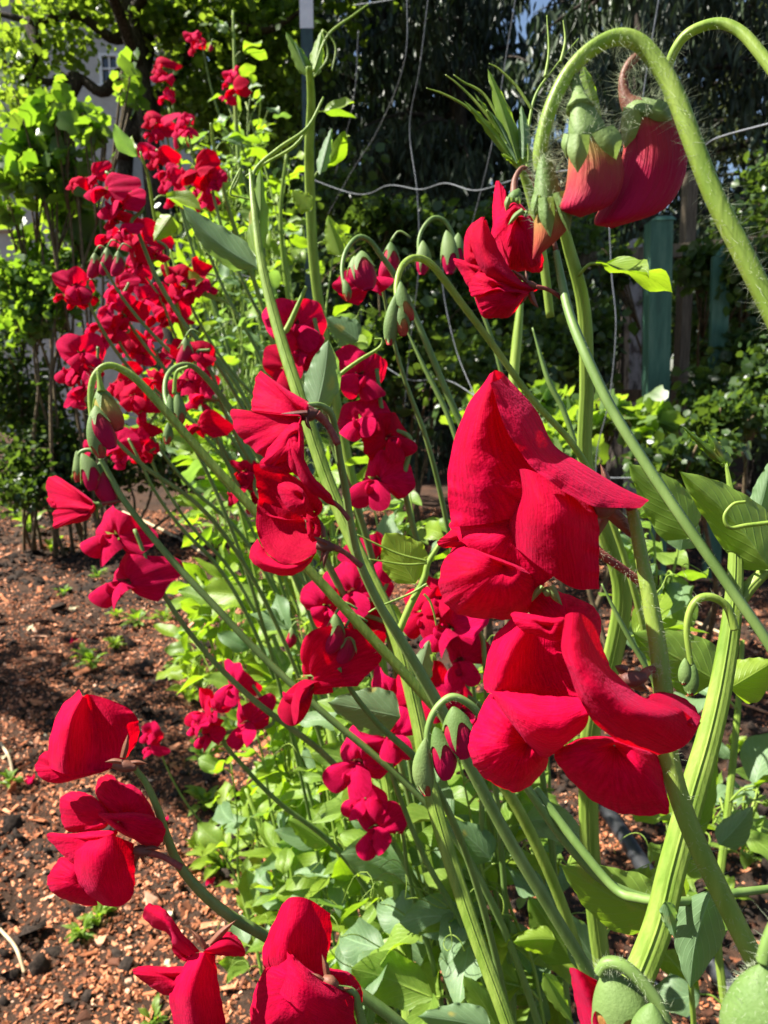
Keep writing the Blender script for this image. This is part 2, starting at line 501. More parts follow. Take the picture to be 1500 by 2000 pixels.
gx, gy = nonuni(-60, 60, -3.2, 2.4, 230), nonuni(-20, 120, 0.3, 6.5, 240)
X, Y = np.meshgrid(gx, gy, indexing='ij')
ground = mk('ground', geo(np.stack([X, Y, hgt(X, Y)], -1), grid_faces(len(gx), len(gy))), soil_mat())
tag(ground, kind='structure')

# ---- bark mulch chips and clods, strewn over the soil
CHIP = solid_mat('bark_chip', [(0.15, (0.015, 0.010, 0.007)), (0.36, (0.11, 0.04, 0.02)), (0.54, (0.38, 0.13, 0.055)), (0.74, (0.58, 0.25, 0.13)), (0.94, (0.70, 0.56, 0.42))], 60, 0.8, 0.2, attr=True, bump=0.5)
CLOD = solid_mat('soil_clod', [(0.3, (0.010, 0.008, 0.007)), (0.7, (0.05, 0.036, 0.028))], 120, 0.95, 0.1, bump=0.8, dist=0.004)
def strew(n, xr, ypow, dens, size, el, seed):
    r = np.random.default_rng(seed)
    y = 0.62 + 5.2 * r.random(n) ** ypow
    x = r.uniform(-0.60, 0.60, n) * (y + 0.5)
    k = dens(x, y) > r.random(n)
    x, y = x[k], y[k]; n = len(x)
    box = np.array([(-1, -1, 0), (1, -1, 0), (1, 1, 0), (-1, 1, 0), (-.8, -.7, 1), (.7, -.8, 1), (.8, .7, 1), (-.7, .8, 1)], float)
    V = box[None] * (1 + 0.35 * r.normal(size=(n, 8, 3)))
    s = size * np.exp(0.35 * r.normal(size=n)) * (1 + 0.12 * y)
    V = V * np.stack([s * el * r.uniform(0.6, 1.3, n), s, s * 0.55], -1)[:, None] * 0.5
    a = r.uniform(0, 6.283, n); b = r.normal(size=n) * 0.5; c = r.normal(size=n) * 0.5
    ca, sa, cb, sb = np.cos(a), np.sin(a), np.cos(b), np.sin(b)
    x0, y0, z0 = V[..., 0], V[..., 1], V[..., 2]
    x1, z1 = x0 * cb[:, None] - z0 * sb[:, None], x0 * sb[:, None] + z0 * cb[:, None]
    z1 = z1 + y0 * c[:, None]
    V = np.stack([x1 * ca[:, None] - y0 * sa[:, None], x1 * sa[:, None] + y0 * ca[:, None], z1], -1)
    V += np.stack([x, y, hgt(x, y) + s * 0.12], -1)[:, None]
    f = np.array([(4, 5, 6, 7), (0, 1, 5, 4), (1, 2, 6, 5), (2, 3, 7, 6), (3, 0, 4, 7)])
    Fs = (f[None] + 8 * np.arange(n)[:, None, None]).reshape(-1, 4)
    q = np.repeat(np.clip(r.beta(2.2, 2.2, n), 0, 1), 8)
    return geo(V, Fs, np.stack([q * 0, q * 0, q], -1))
cd = lambda x, y: np.clip((vnoise(x, y, 5, 5) * 0.6 + vnoise(x, y, 1.6, 6) * 0.55 - 0.31) * 2.8, 0.05, 1)
chips = mk('bark_mulch', strew(190000, 0, 1.2, cd, 0.0035, 1.6, 3), CHIP, flat=True)
tag(chips, 'loose reddish brown bark chips strewn over the dark soil bed', 'mulch', kind='stuff')
chips2 = mk('bark_splinters', strew(7000, 0, 1.1, lambda x, y: .6 * cd(x, y), 0.0062, 3.6, 9), CHIP, flat=True)
tag(chips2, 'longer bark splinters and bits of straw mixed into the mulch', 'mulch', kind='stuff')
clods = mk('soil_crumbs', strew(16000, 0, 1.2, lambda x, y: 1.1 - cd(x, y), 0.013, 1.1, 4), CLOD)
tag(clods, 'dark crumbly lumps of soil between the bark chips', 'soil', kind='stuff')

# ---- leaf masses
LF = np.array([(0, 0, 0), (.30, .22, .06), (.36, .58, .05), (0, 1, -.05), (-.36, .58, .05), (-.30, .22, .06), (0, .45, -.05)])
LFt = np.array([(0, 1, 6), (1, 2, 6), (2, 3, 6), (3, 4, 6), (4, 5, 6), (5, 0, 6)])
ST7 = np.array([(.5, 0), (.8, .25), (.9, .6), (.5, 1), (.1, .6), (.2, .25), (.5, .45)])
def leaves(C, size, width=1.0, droop=(0, 0, -0.3), up=(0, 0, 1), spread=0.8, tilt=0.6, r=rng, big=False):
    LF, LFt, ST7 = (BR, BRt, BRs) if big else (globals()['LF'], globals()['LFt'], globals()['ST7'])
    nv = len(LF)
    C = np.asarray(C); n = len(C)
    d = r.normal(size=(n, 3)) * spread + np.asarray(droop); d /= np.linalg.norm(d, axis=1)[:, None]
    u = r.normal(size=(n, 3)) * tilt + np.asarray(up)
    x = np.cross(d, u); x /= np.linalg.norm(x, axis=1)[:, None] + 1e-9
    z = np.cross(x, d)
    s = size * np.exp(0.3 * r.normal(size=n))
    L = LF * np.array((width, 1, 1))
    V = C[:, None] + s[:, None, None] * (L[None, :, 0, None] * x[:, None] + L[None, :, 1, None] * d[:, None] + L[None, :, 2, None] * z[:, None] * r.uniform(0.2, 1.8, n)[:, None, None])
    st = np.empty((n, nv, 3)); st[..., :2] = ST7; st[..., 2] = r.random(n)[:, None] - 0.3
    return geo(V, (LFt[None] + nv * np.arange(n)[:, None, None]).reshape(-1, 3), st)
_a = np.linspace(0, 2 * np.pi, 15)[:-1]
_r = 1 + .16 * np.cos(5 * _a + .2) + .05 * np.cos(14 * _a)
BR = np.c_[.52 * np.sin(_a) * _r, .48 - .48 * np.cos(_a) * _r, .07 * np.cos(2 * _a) - .05 * np.abs(np.cos(_a))]
BR = np.vstack([BR, (0, .42, -.06)])
BRt = np.array([(i, (i + 1) % 14, 14) for i in range(14)])
BRs = np.c_[.5 + BR[:, 0], BR[:, 1]]
def blobpts(n, c, rad, lump=9, r=rng, hollow=0.5):
    """points in clumps through an ellipsoid"""
    c, rad = np.asarray(c, float), np.asarray(rad, float)
    k = r.normal(size=(lump, 3)); k /= np.linalg.norm(k, axis=1)[:, None]
    k *= (hollow + (1 - hollow) * r.random(lump))[:, None] * 0.85
    i = r.integers(0, lump, n)
    p = k[i] + r.normal(size=(n, 3)) * 0.27
    return c + p * rad

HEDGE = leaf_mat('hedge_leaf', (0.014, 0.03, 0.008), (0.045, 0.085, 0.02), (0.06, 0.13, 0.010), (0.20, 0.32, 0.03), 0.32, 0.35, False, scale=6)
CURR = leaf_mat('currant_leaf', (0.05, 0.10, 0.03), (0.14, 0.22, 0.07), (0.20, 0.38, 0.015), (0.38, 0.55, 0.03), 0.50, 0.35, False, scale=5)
TREEL = leaf_mat('tree_leaf', (0.03, 0.06, 0.015), (0.08, 0.14, 0.03), (0.16, 0.30, 0.015), (0.42, 0.60, 0.04), 0.42, 0.4, False, scale=3)
CEDAR = leaf_mat('cedar_frond', (0.008, 0.018, 0.010), (0.060, 0.090, 0.045), (0.02, 0.05, 0.01), (0.05, 0.09, 0.02), 0.15, 0.45, False, scale=2)  # lighter end of the range paints sunlit flecks into the fronds
SPRUCE = leaf_mat('spruce_needle', (0.03, 0.05, 0.02), (0.11, 0.13, 0.05), (0.10, 0.14, 0.03), (0.20, 0.24, 0.06), 0.25, 0.6, False, scale=2)
BARK = solid_mat('bark', [(0.3, (0.015, 0.012, 0.010)), (0.55, (0.06, 0.05, 0.042)), (0.75, (0.16, 0.13, 0.11))], 14, 0.9, 0.1, (6, 6, 0.6), 0.9, 0.03)
TWIG = solid_mat('twig', [(0.3, (0.05, 0.035, 0.02)), (0.7, (0.16, 0.12, 0.06))], 40, 0.8)

# ---- house behind the trees, upper left
PLASTER = solid_mat('plaster', [(0.3, (0.44, 0.42, 0.38)), (0.7, (0.56, 0.54, 0.50))], 7, 0.9, 0.1, bump=0.25, dist=0.01)
WHITEP = solid_mat('white_paint', [(0.3, (0.72, 0.72, 0.70)), (0.7, (0.82, 0.82, 0.80))], 9, 0.5)
ROOFM = solid_mat('roof_shingle', [(0.3, (0.03, 0.03, 0.03)), (0.7, (0.09, 0.085, 0.08))], 20, 0.9)
GLASS = solid_mat('window_glass', [(0.3, (0.012, 0.015, 0.018)), (0.7, (0.03, 0.035, 0.04))], 3, 0.08, 0.8, bump=0.02)
def box(c, s, rz=0.0, taper=1.0, tiltx=0.0):
    b = np.array([(x, y, z) for z in (0, 1) for y in (-.5, .5) for x in (-.5, .5)], float)
    b[4:, :2] *= taper
    b = b * np.asarray(s)
    cz, sz = math.cos(rz), math.sin(rz)
    b[:, 0] += b[:, 2] * tiltx
    b = np.c_[b[:, 0] * cz - b[:, 1] * sz, b[:, 0] * sz + b[:, 1] * cz, b[:, 2]] + np.asarray(c)
    f = [(0, 2, 3, 1), (4, 5, 7, 6), (0, 1, 5, 4), (1, 3, 7, 5), (3, 2, 6, 7), (2, 0, 4, 6)]
    # unshared corners so flat shading stays crisp
    V = b[np.array(f).ravel()]
    return geo(V, np.arange(24).reshape(-1, 4))
HY = 15.0
hs = thing('house', 'pale plastered house with small white window behind the leafy trees', 'house', (-7.6, HY, 0))
mk('wall', box((-7.9, HY + 3, 0), (6.2, 6, 8.3)), PLASTER, hs, True)
roof = geo(np.array([(-11.6, HY - .6, 8.2), (-4.3, HY - .6, 8.2), (-4.3, HY + 6.6, 8.2), (-11.6, HY + 6.6, 8.2), (-8, HY - .6, 10.6), (-8, HY + 6.6, 10.6)]), [np.array([(0, 1, 2, 3), (1, 2, 5, 4), (0, 4, 5, 3)]), np.array([(0, 1, 4), (3, 5, 2)])])
mk('roof', roof, ROOFM, hs, True)
def window(px0, py0, px1, py1):
    a, b = W(px0, py1, HY), W(px1, py0, HY)
    k = (HY - 0.02) / a[1]; a, b = C0 + (a - C0) * k, C0 + (b - C0) * ((HY - 0.02) / b[1])
    w, h = b[0] - a[0], b[2] - a[2]
    cx = (a[0] + b[0]) / 2
    bar = 0.055
    fr = [box((cx, HY - .03, a[2] - bar), (w + 2 * bar, .10, bar)), box((cx, HY - .03, b[2]), (w + 2 * bar, .10, bar)),
          box((a[0] - bar / 2, HY - .03, a[2]), (bar, .096, h)), box((b[0] + bar / 2, HY - .03, a[2]), (bar, .096, h)),
          box((cx, HY - .03, a[2]), (.03, .06, h)), box((cx, HY - .03, a[2] + h / 2), (w, .056, .03))]
    f = mk('window', join(*fr), WHITEP, hs, True)
    pane = mk('pane', box((cx, HY - .005, a[2]), (w, .02, h)), GLASS, hs, True)
    pane.parent = f
    sill = mk('sill', box((cx, HY - .07, a[2] - bar - .05), (w + .3, .16, .048)), WHITEP, hs, True)
    sill.parent = f
window(203, 112, 228, 162)
window(2, 365, 14, 440)

# ---- trees
def limb(P, r0, r1, n=None):
    P = np.asarray(P, float)
    return tube(P, np.linspace(r0, r1, len(P)), 8, n)
t = thing('orchard_tree', 'gnarled leafy tree with dark crooked limbs in front of the house', 'tree', (-2.1, 7.6, 0))
mk('trunk', limb([(-2.1, 7.6, -.1), (-2.05, 7.5, 1.2), (-2.15, 7.5, 2.2), (-2.2, 7.5, 3.0), (-2.3, 7.6, 3.9), (-2.5, 7.8, 5)], .15, .06), BARK, t)
for P in ([(-2.5, 7.5, 2.7), W(250, 150, 7.2), W(200, 180, 7.0), W(150, 150, 7.0), W(90, 160, 6.8), W(10, 120, 6.8)],
          [(-2.5, 7.5, 3.1), W(290, 80, 7.3), W(220, 75, 7.2), W(150, 30, 7.1), W(60, 40, 7.0), W(-60, 10, 7)],
          [(-2.4, 7.6, 3.3), W(380, 90, 7.3), W(440, 50, 7.1), W(520, 60, 7.0), W(590, 20, 7.0)],
          [W(150, 150, 7.0), W(120, 230, 6.9), W(100, 320, 6.8)], [W(60, 40, 7.0), W(70, 100, 6.9), W(45, 160, 6.8)]):
    mk('limb', limb(P, .075, .02), BARK, t)
for P in ([(-2.3, 7.6, 3.9), (-2.4, 7.0, 4.5), (-2.3, 6.4, 4.8), (-2.0, 5.6, 4.9)], [(-2.4, 7.7, 4.4), (-1.6, 7.0, 4.8), (-.8, 6.4, 4.8), (.3, 6.3, 4.9)], [(-2.5, 7.8, 5), (-3.1, 7.2, 5.6), (-3.3, 6.2, 5.4), (-3.3, 5.6, 5.1)]):  # unseen limbs added above the view, carrying the shading crown
    mk('limb', limb(P, .06, .015), BARK, t)
cl = []
for (x, y, z, rx, ry, n) in [(60, 60, 7, 130, 70, 800), (190, 0, 7.1, 120, 35, 500), (330, 40, 7.3, 110, 60, 1000), (470, 50, 7.2, 120, 80, 1300), (50, 220, 6.8, 80, 50, 320),
                             (345, 160, 7.2, 35, 60, 200), (420, 170, 7.4, 110, 90, 1200), (540, 150, 7.4, 90, 100, 900), (20, 130, 6.8, 60, 60, 300), (380, -60, 7.3, 300, 60, 1200), (90, -50, 7, 160, 40, 500), (500, 260, 7.6, 120, 90, 900)]:
    c = W(x, y, z); s = z / F
    cl.append(leaves(blobpts(n, c, (rx * s, .5, ry * s), 8), .062, 1.25, (0.1, -.1, -.5), (-.4, .2, .8), .7, .7))
for c, rad, n in (((-2.0, 8.4, 5.4), (1.6, 1.0, .9), 1800), ((-1.2, 8.3, 5.0), (1.2, 1.0, 1.0), 1800),  # unseen crown clumps added above the view to shade the brambles
                  ((-2.3, 6.3, 4.9), (1.3, .9, .6), 1900), ((-1.1, 6.2, 4.7), (1.2, .8, .55), 1500), ((0.2, 6.4, 4.8), (1.1, .8, .5), 1200), ((-2.0, 5.4, 4.9), (.9, .5, .4), 700)):
    cl.append(leaves(blobpts(n, c, rad, 16, hollow=.25), .095, 1.25, (0.1, -.1, -.5), (-.4, .2, .8), .7, .7))
mk('crown', join(*cl), TREEL, t)['kind'] = 'stuff'

yt = thing('added_shade_tree', 'unseen tree added beyond the left edge to shade the mulch and bushes', 'tree', (-2.4, 3.18, 0))  # unseen tree, added for the shadow of its leaning trunk and crown
mk('trunk', limb([(-2.4, 3.18, -.1), (-2.48, 2.75, .8), (-2.54, 2.41, 1.5), (-2.6, 2.08, 2.2), (-2.66, 1.75, 2.8), (-2.8, 1.7, 3.5), (-2.9, 2.6, 4.3), (-2.5, 3.4, 4.8)], .12, .04), BARK, yt)
for P in ([(-2.54, 2.41, 1.5), (-2.9, 2.5, 2.0), (-3.3, 2.7, 2.6)], [(-2.6, 2.08, 2.2), (-3.0, 2.3, 2.7), (-3.3, 2.7, 3.2)], [(-2.66, 1.75, 2.8), (-3.2, 1.9, 3.3), (-3.6, 2.2, 3.8)], [(-2.5, 3.4, 4.8), (-1.8, 3.8, 5), (-.8, 4.0, 5.1)]):
    mk('limb', limb(P, .03, .008), BARK, yt)
mk('crown', join(*[leaves(blobpts(n, c, rad, 7), .06, 1.2) for c, rad, n in (((-3.6, 2.8, 2.9), (.4, .4, .4), 200), ((-3.7, 2.3, 3.9), (.5, .4, .4), 260), ((-2.5, 3.5, 4.9), (.7, .5, .35), 1200), ((-1.7, 3.8, 5.0), (.8, .5, .35), 1500), ((-.8, 4.1, 5.0), (.8, .5, .35), 1500), ((-2.2, 4.4, 5.1), (.9, .5, .35), 1500), ((-1.0, 4.8, 5.2), (.9, .5, .35), 1400), ((-2.6, 5.2, 5.2), (.9, .5, .35), 1200), ((-1.6, 5.6, 5.3), (.9, .5, .35), 1200))]), TREEL, yt)['kind'] = 'stuff'  # unseen crown spread out to shade brambles and fence

def cedar(label, x, y, h, rad, n, mat, trunk_r, pale=False, low=0.4):
    t = thing('cedar_tree' if not pale else 'spruce_tree', label, 'tree', (x, y, 0))
    mk('trunk', limb([(x, y, -.1), (x + .05, y, h * .3), (x - .05, y, h * .6), (x, y, h)], trunk_r, trunk_r * .25), BARK, t)
    r = np.random.default_rng(int(abs(x * 100)) + 5)
    # boughs: each arches out and hangs fringes
    nb = 60
    out, boughs = [], []
    for i in range(nb):
        z0 = low + (h - low) * (i + r.random()) / nb
        a = r.uniform(0, 6.283)
        L = rad * (1.0 - 0.55 * z0 / h) * r.uniform(0.7, 1.15)
        d = np.array((math.cos(a), math.sin(a), 0))
        s = np.linspace(0.06, 1, 12)
        B = np.array((x, y, z0)) + d * (L * s)[:, None] + np.array((0, 0, 1)) * (0.18 * L * s - 0.42 * L * s ** 2)[:, None]
        boughs.append(tube(B, np.linspace(.035, .006, 12), 5, 14))
        m = n // nb
        j = r.random(m) ** 0.7
        c = np.stack([np.interp(j, s, B[:, k]) for k in range(3)], -1)
        side = np.array((-d[1], d[0], 0))
        c += side * (r.normal(size=m) * .22 * L * (1.1 - j * .5) * .6)[:, None]
        c[:, 2] -= r.random(m) ** 1.5 * (0.5 if not pale else 0.18)
        out.append(c)
    c = np.vstack(out)
    if pale:
        g = leaves(c, .07, .35, (0, 0, -.25), (0, 0, 1), .7, .6, r)
    else:
        g = leaves(c, .13 if y < 11 else .22, .26 if y < 11 else .4, (0, 0, -1.2), (0, -.6, .4), .38, .6, r)
    mk('bough', join(*boughs), BARK, t)
    mk('crown', g, mat, t)['kind'] = 'stuff'
    return t
cedar('dark drooping cedar behind the steel post, leftmost of the cedars', -0.9, 9.6, 8.5, 2.0, 20000, CEDAR, .15)
cedar('tall dark cedar with hanging fronds behind the wire trellis', 0.85, 9.0, 8.5, 2.0, 26000, CEDAR, .16)
cedar('dark cedar with thick bare trunk above the drooping buds', 2.25, 6.9, 8.0, 1.7, 15000, CEDAR, .17, low=1.6)
cedar('paler olive conifer at the right edge beyond the fence', 3.6, 7.0, 7.0, 1.7, 20000, SPRUCE, .13, True)
cedar('dark distant cedar filling the gap left of the bare trunk', 1.6, 13.0, 10, 2.6, 12000, CEDAR, .2)
cedar('dark distant cedar between the two front cedars', 0.0, 13.5, 10, 2.6, 12000, CEDAR, .2)
cedar('dark distant cedar right of the bare trunk', 3.6, 12.5, 10, 2.6, 14000, CEDAR, .2)
cedar('dark distant cedar behind the olive conifer', 5.6, 11.5, 10, 2.8, 12000, CEDAR, .2)
cedar('dark distant cedar closing the view behind the leftmost cedar', -2.2, 13.5, 10, 2.8, 12000, CEDAR, .2)

# ---- shrubs: (label, name, clumps[(px,py,z,rx,ry,n)], leaf size, material, stems)
def shrub(name, label, clumps, size, mat, width=1.0, base=None, stems=5, group=None, lump=9, up=(-.5, .3, .7)):
    x, y, z = clumps[0][0], clumps[0][1], clumps[0][2]
    b = W(x, y, z); b = np.array((b[0], b[1] + .1, 0.0))
    t = thing(name, label, 'shrub', b, group)
    gs, sg = [], []
    for (x, y, z, rx, ry, n) in clumps:
        c = W(x, y, z); s = z / F
        gs.append(leaves(blobpts(n, c, (rx * s, max(rx, ry) * s * .6, ry * s), lump), size, width * (.85 if mat is CURR else 1), (0, -.1, -.4), up, .8, .6, big=mat is CURR))
        bb = b + np.array((rng.normal() * .12, rng.normal() * .08, -.03))
        sg.append(tube([bb, bb * .6 + c * .4 + rng.normal(size=3) * .05, bb * .25 + c * .75 + rng.normal(size=3) * .06, c], [.012, .010, .007, .004], 5, 14))
        for _ in range(stems):
            e = c + rng.normal(size=3) * np.array((rx, ry, ry)) * s * .45
            sg.append(tube([c * .8 + bb * .2, c * .5 + e * .5 + rng.normal(size=3) * .03, e], [.006, .004, .002], 4, 8))
    mk('stem', join(*sg), TWIG, t)
    mk('foliage', join(*gs), mat, t)['kind'] = 'stuff'
    return t
shrub('currant_bush', 'tall bright green broad-leaved bush under the house window', [(110, 335, 3.9, 120, 55, 260), (140, 230, 3.8, 50, 40, 40), (50, 300, 3.9, 70, 60, 130), (110, 205, 3.7, 40, 40, 34), (255, 175, 4.0, 22, 60, 40), (180, 240, 3.6, 40, 30, 36), (60, 230, 3.8, 60, 50, 60)], .058, CURR, 1.3)
shrub('currant_bush', 'leafy bush against the grey house wall at the left edge', [(150, 420, 4.2, 60, 50, 170), (60, 470, 4.2, 40, 30, 40), (15, 400, 4.0, 30, 30, 24), (180, 500, 4.3, 60, 70, 240)], .062, CURR, 1.2)
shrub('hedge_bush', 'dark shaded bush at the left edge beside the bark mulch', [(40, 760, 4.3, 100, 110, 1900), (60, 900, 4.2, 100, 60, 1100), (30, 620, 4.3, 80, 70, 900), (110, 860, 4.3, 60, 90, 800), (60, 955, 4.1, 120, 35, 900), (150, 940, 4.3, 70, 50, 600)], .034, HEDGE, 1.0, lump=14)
shrub('hedge_bush', 'sunlit small-leaved bush above the dark bush at the left edge', [(60, 590, 4.0, 80, 60, 900), (120, 530, 4.2, 60, 50, 500), (20, 540, 4.0, 50, 50, 300)], .036, CURR, 1.0, lump=12)
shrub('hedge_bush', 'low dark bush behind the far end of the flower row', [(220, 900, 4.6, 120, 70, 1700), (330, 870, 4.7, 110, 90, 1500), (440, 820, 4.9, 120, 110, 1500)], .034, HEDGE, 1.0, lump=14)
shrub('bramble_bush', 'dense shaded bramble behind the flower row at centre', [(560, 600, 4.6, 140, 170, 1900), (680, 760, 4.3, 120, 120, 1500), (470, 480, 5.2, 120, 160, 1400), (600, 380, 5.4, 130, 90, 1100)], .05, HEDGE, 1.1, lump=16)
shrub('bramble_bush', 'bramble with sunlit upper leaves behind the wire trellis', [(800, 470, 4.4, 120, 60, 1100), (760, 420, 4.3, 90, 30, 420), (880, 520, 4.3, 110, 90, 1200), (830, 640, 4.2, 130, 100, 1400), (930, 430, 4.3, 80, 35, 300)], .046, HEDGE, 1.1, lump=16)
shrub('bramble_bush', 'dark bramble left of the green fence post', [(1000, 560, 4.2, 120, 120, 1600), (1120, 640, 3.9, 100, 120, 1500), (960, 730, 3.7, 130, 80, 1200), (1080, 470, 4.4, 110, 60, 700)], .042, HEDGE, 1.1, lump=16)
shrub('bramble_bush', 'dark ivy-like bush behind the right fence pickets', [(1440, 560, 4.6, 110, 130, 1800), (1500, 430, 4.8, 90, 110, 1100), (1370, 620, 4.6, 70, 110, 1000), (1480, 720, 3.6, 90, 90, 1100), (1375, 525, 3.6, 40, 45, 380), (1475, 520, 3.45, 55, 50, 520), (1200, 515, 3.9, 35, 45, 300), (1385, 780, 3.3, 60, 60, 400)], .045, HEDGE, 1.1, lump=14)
shrub('strawberry_plant', 'sunlit leafy plant at the foot of the green fence post', [(1190, 810, 2.5, 70, 35, 110), (1110, 820, 2.6, 70, 40, 120), (1270, 830, 2.4, 60, 35, 100), (1050, 780, 2.7, 50, 30, 70)], .045, CURR, 1.25)
shrub('bramble_bush', 'low blue-green bush at the right edge below the picket', [(1430, 830, 2.6, 80, 70, 700), (1490, 760, 2.7, 60, 80, 500), (1400, 900, 2.3, 80, 50, 400), (1310, 900, 2.2, 90, 50, 300)], .032, HEDGE, 1.1)
shrub('ground_cover_plant', 'pale green low plant behind the upper big red blossom', [(1010, 860, 2.3, 90, 60, 230), (960, 820, 2.4, 60, 60, 150), (1080, 880, 2.2, 90, 40, 200)], .045, CURR, 1.2)

# ---- fence: posts, rails, pickets
GREENP = solid_mat('green_paint', [(0.25, (0.02, 0.06, 0.04)), (0.5, (0.045, 0.125, 0.08)), (0.8, (0.12, 0.21, 0.14))], 12, 0.6, 0.4, (3, 3, 0.4), 0.4, 0.004)
WOODG = solid_mat('weathered_wood', [(0.3, (0.06, 0.045, 0.03)), (0.7, (0.18, 0.145, 0.10))], 20, 0.85, 0.2, (5, 5, 0.4), 0.6, 0.006)
PEEL = solid_mat('peeling_paint', [(0.36, (0.10, 0.08, 0.07)), (0.50, (0.30, 0.27, 0.25)), (0.7, (0.42, 0.38, 0.36))], 26, 0.8, 0.2, (1, 1, 0.6), 0.5, 0.004)
def postat(name, label, px, pytop, z, w, d, mat, cat, rz=0.0, tiltx=0.0, point=False):
    p = W(px, pytop, z)
    b = np.array((p[0] - tiltx * p[2], p[1], 0.0))
    t = thing(name, label, cat, b)
    h = p[2]
    if point:
        g = join(box((b[0], b[1], -.3), (w, d, h + .3 - w * .6), rz, 1, tiltx), box((b[0] + (h - w * .6) * tiltx, b[1], h - w * .6), (w, d, w * .6), rz, .12, tiltx))
    else:
        g = join(box((b[0], b[1], -.3), (w, d, h + .3 - .02), rz, 1, tiltx), box((b[0] + (h - .02) * tiltx, b[1], h - .02), (w, d, .02), rz, .7, tiltx))
    mk('shaft', g, mat, t, True)
    return t
postat('fence_post', 'square green painted wooden fence post below the hanging buds', 1293, 425, 3.4, .10, .11, GREENP, 'post', R(-4), -.045)
postat('fence_post', 'bare weathered wooden stake right of the green fence post', 1350, 335, 4.1, .06, .07, WOODG, 'post', R(8), -.02)
postat('fence_post', 'whitish peeling post left of the green fence post', 1243, 468, 4.3, .075, .09, PEEL, 'post', 0, -.05)
postat('fence_picket', 'pointed faded green picket at the right edge', 1413, 480, 3.5, .085, .025, GREENP, 'picket', R(5), -.05, True)
def rail(label, x0, y0, x1, y1, z0, z1, h):
    a, b = W(x0, y0, z0), W(x1, y1, z1)
    c = (a + b) / 2; L = np.linalg.norm(b - a)
    o = thing('fence_rail', label, 'fence rail', (c[0], c[1], c[2]))
    mk('beam', box((c[0], c[1], c[2] - h / 2), (L, .045, h), math.atan2(b[1] - a[1], b[0] - a[0])), WOODG, o, True)
rail('dark upper wooden rail behind the green fence post', 1080, 492, 1560, 492, 4.45, 3.75, .07)
rail('dark lower wooden rail half hidden in the bushes', 1080, 760, 1560, 790, 4.45, 3.75, .07)

# ---- steel post on the flower row
STEELG = solid_mat('steel_green', [(0.3, (0.012, 0.03, 0.03)), (0.7, (0.03, 0.07, 0.06))], 30, 0.45, 0.5)
STEELW = solid_mat('steel_white', [(0.3, (0.62, 0.63, 0.64)), (0.7, (0.80, 0.80, 0.80))], 30, 0.5, 0.5)
p = W(600, 60, 2.85)
sp = thing('steel_post', 'dark steel garden post with whitish top behind the flower row', 'post', (p[0], p[1], 0))
tb = np.array((p[0], p[1], 0))
ht = W(600, -120, 2.85)[2]
hw = W(600, 60, 2.85)[2]
def tee(z0, z1, k):
    return join(box((tb[0], tb[1] - .018, z0), (.046 * k, .007, z1 - z0)), box((tb[0], tb[1], z0), (.008 * k, .03, z1 - z0)))
mk('shaft', tee(-.3, hw, 1.0), STEELG, sp, True)
mk('cap', tee(hw, ht, 1.12), STEELW, sp, True)
for k in range(26):
    z0 = .1 + k * .085
    if z0 < hw - .03:
        mk('stud', box((tb[0], tb[1] - .025, z0), (.02, .012, .022), 0, .7), STEELG, sp, True)

# ================================================================== REUSED PLANT PIECES (local space)
def local_leaf(seed, width, fold, droop, wave, notch=0.0, nu=13, nv=9):
    r = np.random.default_rng(seed)
    t = np.linspace(0, 1, nu)[:, None]; s = np.linspace(-1, 1, nv)[None]
    pw = r.uniform(0.85, 1.15)
    w = width * np.sin(np.pi * t ** pw) ** 0.75 * (1 - 0.15 * t) * (1 + 0.05 * np.sin(t * 17 + seed))
    w[0], w[-1] = 0.01, 0.004
    x = s * w + 0.06 * r.normal() * np.sin(np.pi * t)
    y = t + 0 * s
    z = fold * np.abs(s) * w - droop * t ** 2 + wave * np.sin(t * 9 + seed * 2 + 1.5 * np.sign(s)) * np.abs(s) ** 2 * w
    z = z + 0.05 * np.sin(6 * x + seed) * s
    return geo(np.stack([x, y, z + 0 * x], -1), grid_faces(nu, nv), np.stack([s * .5 + .5 + 0 * t, t + 0 * s, 0 * x], -1))
LSPEC = [(1, .28, .35, .10, .2), (2, .32, .25, .22, .3), (3, .25, .6, .05, .2), (4, .34, .2, .25, .3), (5, .20, .5, .15, .2), (6, .30, -.2, .12, .3)]
LEAFME = {}
for nm, mt in (('g', LEAF), ('b', LEAFB), ('y', LEAFY)):
    LEAFME[nm] = [mesh('leaf', local_leaf(*sp_), mt) for sp_ in LSPEC]
def leaf_at(parent, loc, d, n, s, kind=None, v=None):
    kind = kind or random.choices('gby', (5, 3, 3))[0]
    return put('leaf', LEAFME[kind][random.randrange(6) if v is None else v], frame(loc, d, n, s), parent)
